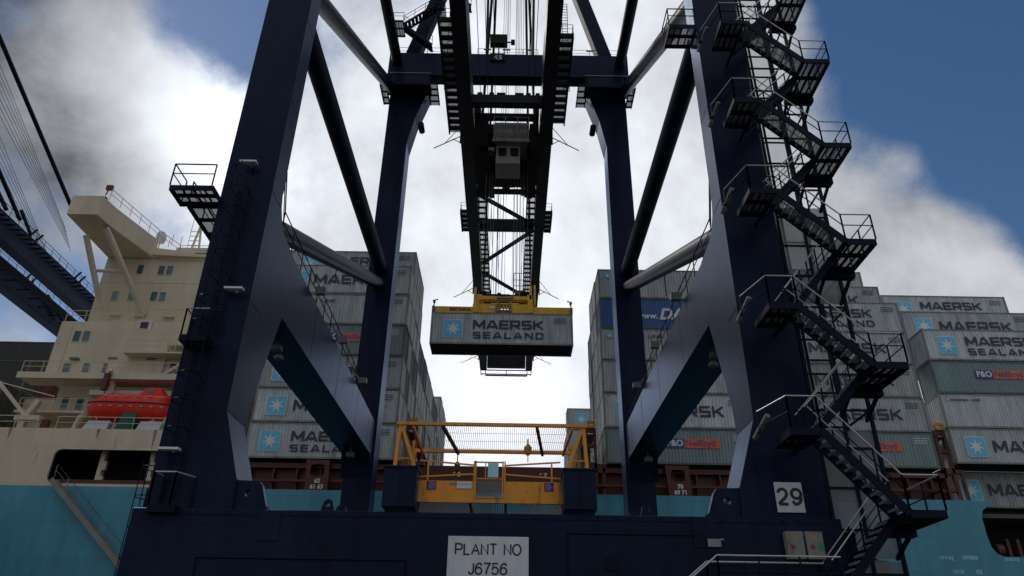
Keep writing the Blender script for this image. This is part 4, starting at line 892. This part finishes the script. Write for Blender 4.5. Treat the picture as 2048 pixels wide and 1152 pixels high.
sf.bar(a, b, .06, .25).bar(a+Vector((0, .75, 0)), b+Vector((0, .75, 0)), .06, .25)
for k in range(12): p = a.lerp(b, (k+.5)/12); sf.box((p.x-.13, 61.2, p.z-.03), (p.x+.13, 61.95, p.z+.03))
sf.build('stair_flight', 'cream clean', house)
for x in (-40.7, -35.0, -29.3): MB().box((x, 61.93, 25.4), (x+.09, 61.985, 30.7)).build('drain_pipe', 'cream', house)
for z in (34.2, 37.2): MB().box((-41.9, 65.97, z), (-24, 65.99, z+.05)).build('deck_line', 'cream clean', house)
MB().box((-30.0, 65.9, 31.5), (-29.9, 65.985, 39.9)).build('drain_pipe', 'cream', house)
q = P(290, 655, Y=62); fr = MB().box((q.x-.65, 61.9, q.z-.7), (q.x+.65, 61.985, q.z+.7)).build('notice_board', 'white panel', house); MB().box((q.x-.42, 61.86, q.z-.35), (q.x+.3, 61.895, q.z+.5)).build('panel', 'maroon', fr)
# davits and deck gear
for x in (-36.2, -29.0):
    dv = MB().bar((x, 59.4, 19.4), (x+.5, 59.2, 20.9), .28, .35).bar((x+.5, 59.2, 20.9), (x+1.4, 60.4, 22.2), .28, .35).bar((x+1.6, 61.5, 21), (x+1.6, 60.6, 24.6), .35, .45).bar((x+1.6, 60.6, 24.5), (x+1.6, 59.6, 25.2), .25, .3)
    dv.build('davit', 'cream clean', ship)
    MB().box((x+1.35, 59.3, 23.3), (x+1.75, 59.7, 24.8)).build('davit_block', 'maroon', ship)
MB().prism([(-34.9, 19.5), (-32.9, 19.5), (-32.7, 20.25), (-34.5, 20.25)], 'y', 58.4, 59.0).build('raft_box', 'white panel', ship)
MB().prism([(-30.5, 19.5), (-28.6, 19.5), (-28.4, 20.25), (-30.2, 20.25)], 'y', 58.4, 59.0).build('raft_box', 'white panel', ship)
gr = MB().prism([(-32.4, 19.5), (-31.1, 19.5), (-30.7, 21.2), (-31.8, 21.35), (-32.0, 20.8)], 'y', 58.6, 59.6).build('covered_winch', 'green cover', ship, bevel=.06)
dk = MB().bar((-40.4, 59.3, 19.4), (-40.4, 59.3, 20.6), .5, .5).bar((-40.4, 59.3, 20.4), (-39.6, 59.3, 22.2), .55, .4).bar((-40.2, 59.3, 20.7), (-43.2, 58.7, 23.6), .22, .28).bar((-43.2, 58.7, 23.6), (-38.5, 59.3, 22.6), .06, .08).box((-41, 58.9, 20.4), (-38.9, 59.7, 20.8)); dk.build('deck_crane', 'cream clean', ship)
MB().tube((-40.6, 58.6, 19.6), (-48, 57.2, 16.3), .035, 5).build('mooring_line', 'rope', ship)
for x in (-38.3, -29.5): MB().tube((x, 59.0, 19.4), (x, 59.0, 20.4), .35, 10).build('vent', 'maroon' if x < -35 else 'cream clean', ship)
for k, (x, h_) in enumerate(((-28.6, 1.7), (-27.6, 2.6), (-40.3, 1.0), (-44.5, 1.4), (-33.2, .8))):
    mb = MB(); mb.add([(x-.14, 57.994, 19.44), (x+.16, 57.994, 19.44), (x+.05, 57.994, 19.44-h_), (x-.02, 57.994, 19.44-h_*.9)], [(0, 1, 2, 3)]); mb.build('rust_streak', 'rust stain', ship)
# gangway
gw = thing('gangway', 'long grey accommodation ladder slanting down the pale blue hull below the bridge house', 'gangway', (-35.3, 57.4, 15.2))
a, b = Vector((-35.4, 57.3, 15.2)), Vector((-26.0, 57.3, 6.8))
MB().bar(a, b, .12, .38).bar(a+Vector((0, .65, 0)), b+Vector((0, .65, 0)), .08, .36).build('stringer', 'cab grey', gw)
mb = MB()
for k in range(34): p = a.lerp(b, (k+.5)/34); mb.box((p.x-.14, 57.36, p.z), (p.x+.14, 57.9, p.z+.04))
mb.build('tread', 'galvanised and lit rail', gw)
rail_run([a+Vector((.2, 0, .15)), b+Vector((.2, 0, .15))], gw, h=1.0, post='cab grey', top='rope', step=1.6)

# ------------------------------------------------------------------ lifeboat
lb = thing('lifeboat', 'red enclosed lifeboat with a raised steering cabin, hanging below the bridge house', 'lifeboat', (-31.9, 59.6, 20.3))
def boat(zsec, fn, zs, name, m):
    mb = MB(); n = 14; xs_ = [k/26 for k in range(27)]; vs = []
    rings = []
    for t in xs_:
        ring = fn(t); rings.append(ring)
    nr = len(rings[0]); vs = [p for r in rings for p in r]
    fs = [(i*nr+j, (i+1)*nr+j, (i+1)*nr+(j+1) % nr, i*nr+(j+1) % nr) for i in range(len(rings)-1) for j in range(nr)]
    fs += [tuple(range(nr)), tuple(range((len(rings)-1)*nr, len(rings)*nr))[::-1]]
    mb.add(vs, fs); return mb.build(name, m, lb, smooth=True)
BX0, BX1, BY, GZ = -35.5, -28.2, 59.7, 21.95
def lower(t):
    x = BX0+(BX1-BX0)*t; w = 1.25*(max(.0, 1-abs(2*t-1)**5)**.5*.86+.14); keel = 1.5*min(1, (1-abs(2*t-1)**6)+.25)
    keel *= (.95 if t < .8 else 1.0); g = GZ-.12*t
    return [(x+(0 if t else .0), BY+w*math.cos(a), g-keel*(max(0, math.sin(a))**.62)) for a in [PI*k/10 for k in range(11)]]
def upper(t):
    x = BX0+.25+(BX1-BX0-.75)*t; w = 1.2*(max(0, 1-abs(2*t-1)**5)**.5*.8+.2)
    h = 1.0*min(1, (t/.25)**.55 if t < .25 else 1)*(1 if t < .93 else .95); g = GZ-.12*t
    return [(x, BY+w*(1 if math.cos(a) > 0 else -1)*abs(math.cos(a))**.75, g+.02+max(.05, h)*(max(0, math.sin(a))**.8)) for a in [PI*k/10 for k in range(11)]]
boat(0, lower, 0, 'hull', 'boat red'); can = boat(0, upper, 0, 'canopy', 'boat red')
mb = MB(); rp = []
for t in [k/30 for k in range(31)]:
    x = BX0+(BX1-BX0)*t; w = 1.29*(max(.0, 1-abs(2*t-1)**5)**.5*.86+.14); rp.append((x, BY-w, GZ-.12*t+.01))
mb.path(rp, .05, 6); mb.build('fender', 'boat dark', lb)
cb_ = MB(); x0 = -31.3; cb_.prism([(x0-.1, 22.75), (x0+.6, 23.45), (x0+1.7, 23.45), (x0+2.1, 22.75)], 'y', BY-.62, BY+.62); cabn = cb_.build('steering_cabin', 'boat red', lb, bevel=.07)
MB().prism(rrect(x0+.6, 23.0, x0+1.2, 23.28, .1), 'y', BY-.66, BY-.64).build('window', 'glass', cabn)
mb = MB()
for k in range(6): x = BX0+1.5+k*.95; mb.box((x, BY-1.17, 22.45), (x+.3, BY-1.05, 22.5))
mb.build('grab_rail', 'galvanised and lit rail', can)
mb = MB()
for k in range(8): x = BX0+.6+k*.85; mb.box((x, BY-1.33, 21.55-.01*k), (x+.26, BY-1.22, 21.6-.01*k))
mb.build('grab_line', 'galvanised and lit rail', lb)
for x in (BX0+.9, BX1-.7): MB().tube((x, BY, 22.5), (x, 59.6, 24.4), .04, 5).build('fall_wire', 'rope', lb)

# ------------------------------------------------------------------ yellow work platform on the sill beam
wp = thing('work_platform', 'rusty yellow work platform with gate and mesh roof standing on the blue sill beam', 'work platform', (-.6, 26.5, 7))
CY = 'cage yellow'
MB().box((-3.35, 24.95, 7.02), (2.1, 25.05, 7.14)).box((-3.35, 28.3, 7.02), (2.1, 28.4, 7.14)).box((-3.3, 25.05, 7.04), (-3.2, 28.3, 7.12)).box((1.95, 25.05, 7.04), (2.05, 28.3, 7.12)).box((-1.35, 25.05, 7.04), (-1.25, 28.3, 7.12)).box((-.15, 25.05, 7.04), (-.05, 28.3, 7.12)).build('floor_frame', CY, wp)
mb = MB(); x = -3.15
while x < 1.95: mb.box((x, 25.06, 7.06), (x+.02, 28.3, 7.1)); x += .06
mb.build('floor_grating', CY, wp)
MB().box((-3.05, 24.96, 7.14), (-1.18, 24.99, 7.74)).build('side_panel', CY, wp); MB().box((-.14, 24.96, 7.14), (1.75, 24.99, 7.74)).build('side_panel', CY, wp)
for x in (-2.6, 1.35):
    t_ = MB().box((x-.16, 24.945, 7.42), (x+.16, 24.958, 7.72)).build('paint_square', 'red paint', wp)
    MB().add([(x+.11*math.cos(a), 24.94, 7.57+.11*math.sin(a)) for a in [2*PI*k/14 for k in range(14)]], [tuple(range(14))]).build('paint_dot', 'blue paint', t_)
for sx_ in (-1, 1):
    g_ = MB(); xa, xb = (-3.05, -1.18) if sx_ < 0 else (1.75, -.14)
    g_.bar((xa-.25*(-sx_)*0, 24.97, 8.42), (xb, 24.97, 8.28), .04, .05).bar((xa, 24.97, 7.86), (xb, 24.97, 7.98 if 1 else 0), .04, .05)
    for x in (xa+(.3 if sx_ < 0 else -.3), xb): g_.bar((x, 24.97, 7.14), (x, 24.97, 8.42), .05, .05)
    g_.build('handrail', CY, wp)
gt = MB()
for x in (-1.13, -.21): gt.bar((x, 24.95, 7.16), (x, 24.95, 8.42), .05, .05)
for z in (7.2, 7.82, 8.38): gt.bar((-1.13, 24.95, z), (-.21, 24.95, z), .05, .04)
gt.bar((-.8, 24.95, 7.82), (-.8, 24.95, 8.38), .03, .03); gt = gt.build('gate', CY, wp)
MB().box((-1.1, 24.95, 7.22), (-.24, 24.96, 7.8)).build('gate_mesh', 'mesh', gt)
MB().box((-.72, 24.9, 7.86), (-.36, 24.92, 8.36)).build('sign', 'sign cyan', gt)
MB().box((-1.75, 24.93, 7.48), (-1.25, 24.95, 7.70)).build('notice', 'white panel', wp)
text_obj('lettering', 'MAX No. PERSONS', -1.5, 24.925, 7.6, .055, 'lettering black', wp)
MB().box((-2.0, 24.935, 7.62), (-1.77, 24.95, 7.7)).build('notice', 'cab grey', wp)
MB().bar((-3.95, 25.0, 9.72), (2.72, 25.0, 9.72), .12, .11).build('roof_beam', CY, wp)
MB().bar((-3.75, 28.5, 9.75), (2.45, 28.5, 9.75), .12, .13).build('roof_beam', CY, wp)
for x in (-3.3, -2.0, 1.3, 2.2)[1:3]: MB().bar((x-.35, 25.0, 9.66), (x-.0, 28.5, 9.66), .1, .12).build('hoist_rail', 'maroon', wp)
MB().bar((2.2, 25.2, 9.66), (2.1, 28.5, 9.66), .08, .1).build('roof_beam', CY, wp)
MB().bar((-3.4, 25.2, 9.66), (-3.4, 28.5, 9.66), .08, .1).build('roof_beam', CY, wp)
rm_ = MB(); x = -3.2
while x < 2.1: rm_.box((x, 25.05, 9.7), (x+.012, 28.45, 9.712)); x += .075
for y in (26, 27, 28): rm_.box((-3.2, y, 9.714), (2.1, y+.02, 9.72))
rm_.build('roof_mesh', 'galvanised and lit rail', wp)
for side in (-1, 1):
    def xx(u): return -.62+side*u
    fm = MB().bar((xx(3.3), 25.05, 8.0), (xx(3.2), 25.05, 9.7), .12, .12).bar((xx(3.05), 28.4, 7.1), (xx(3.1), 28.4, 9.7), .12, .12)
    fm.bar((xx(3.15), 25.05, 9.62), (xx(2.55), 25.05, 8.05), .11, .11).bar((xx(2.95), 27.0, 8.0), (xx(2.95), 27.0, 9.7), .09, .09).bar((xx(2.55), 25.05, 7.7), (xx(2.35), 25.05, 7.1), .09, .09)
    fm.bar((xx(3.3), 25.05, 8.5), (xx(2.75), 25.05, 8.5), .04, .04).bar((xx(3.2), 25.05, 9.7), (xx(3.0), 28.4, 8.0), .09, .09)
    fm.build('side_frame', CY, wp)
    MB().box((xx(3.08), 25.1, 7.2), (xx(3.09), 28.3, 9.6)).build('side_mesh', 'mesh', wp)
    bx = MB().box((xx(2.42), 24.3, 6.72), (xx(3.5), 25.6, 8.04)).box((xx(2.38), 24.26, 7.98), (xx(3.54), 25.64, 8.06)); bx = bx.build('ballast_box', NV, wp, bevel=.02)
    MB().box((xx(2.96)-.01, 24.285, 6.75), (xx(2.96)+.01, 24.298, 7.95)).build('seam', 'navy dark', bx)
ch = thing('chain_hoist', 'small dark chain hoist with hook hanging in the left half of the yellow platform', 'chain hoist', (-2.15, 28.0, 9.1), 'hoists under the platform roof')
MB().lathe([(.04, 0), (.11, .06), (.11, .34), (.05, .4)], (-2.0, 28.2, 8.85), 10).build('hoist_body', 'maroon', ch); MB().tube((-2.0, 28.2, 9.25), (-2.0, 28.2, 9.6), .02, 6).tube((-2.0, 28.2, 8.4), (-2.0, 28.2, 8.85), .015, 6).bar((-2.0, 28.2, 8.42), (-2.0, 28.2, 8.28), .05, .03).build('chain', 'maroon', ch)
ch = thing('chain_hoist', 'larger yellow chain hoist hanging in the right half of the yellow platform', 'chain hoist', (.65, 27.0, 9.3), 'hoists under the platform roof')
MB().lathe([(.05, 0), (.13, .07), (.14, .3), (.05, .42)], (.68, 26.6, 9.1), 10).build('hoist_body', 'yellow', ch); MB().tube((.68, 26.6, 9.5), (.68, 26.6, 9.7), .03, 6).tube((.68, 26.6, 8.85), (.68, 26.6, 9.1), .015, 6).build('chain', 'lamp grey', ch)

# ------------------------------------------------------------------ second crane far left
c2 = thing('quay_crane', 'dark blue neighbouring crane boom reaching over the ship behind the bridge house at far left', 'gantry crane', (-63.5, 54, 0))
for x in (-60.8, -67.4):
    MB().box((x-.7, 20, 47.0 if x > -65 else 46.6), (x+.8, 118, 49.6)).build('boom_girder', NV, c2)
    k = 62
    wk = MB()
    while k < 112: wk.box((x+.8, k, 49.1), (x+1.6, k+.15, 49.3)); k += 1.1
    wk.box((x+1.5, 60, 49.05), (x+1.6, 112, 49.35)); wk = wk.build('walkway', 'navy dark', c2)
    rail_run([(x+1.6, 60, 49.3), (x+1.6, 112, 49.3)], wk, top='navy dark', r=.035, step=1.8)
    for y in (79, 80.3, 90, 91.2):
        MB().bar((x, y, 49.6), (x-.3, y+.3, 51.0), .25, .3).bar((x-.3, y+.3, 51.0), (x+.1, y+.6, 52.0), .2, .24).build('stay_bracket', 'navy dark', c2)
lad = MB()
for k in range(14): y = 74+k*2.6; lad.bar((-66.2, y, 47.2), (-64.0, y, 47.2), .14, .14)
lad.bar((-64.0, 70, 47.3), (-64.0, 112, 47.3), .5, .4); lad.build('boom_brace', 'navy dark', c2)
MB().tube(P(-20, 30, X=-61), P(142, 412, X=-61), .27, 10).build('stay', 'navy dark', c2)
MB().tube(P(-20, 300, X=-61.2), P(40, 440, X=-61.0), .25, 10).tube(P(-30, 330, X=-61.2), P(13, 420, X=-61.0), .25, 8).build('stay', 'navy dark', c2)
MB().bar(P(95, 590, X=-66), P(125, 640, X=-66), .3, .3).bar(P(42, 420, X=-60.9), P(62, 470, X=-60.9), .3, .3).build('stay', 'navy dark', c2)
for k in range(7):
    a = P(-10, 105+k*18, X=-63.5); b = P(130+k*2, 455+k*8, X=-63.5)
    MB().tube(a, b, .035, 4).build('hoist_rope', 'rope', c2)
for k in range(5):
    a = P(-10, 250+k*18, X=-64.5); b = P(100+k*2, 520+k*8, X=-64.5)
    MB().tube(a, b, .035, 4).build('hoist_rope', 'rope', c2)
for y in (26, 54):
    for x in (-73.5, -54.0): MB().box((x-1, y-1, 0), (x+1, y+1, 47)).build('leg', NV, c2)
MB().box((-74.5, 53, 52), (-53, 55, 55)).box((-74.5, 25.1, 47), (-53, 26.9, 50)).build('cross_beam', NV, c2)
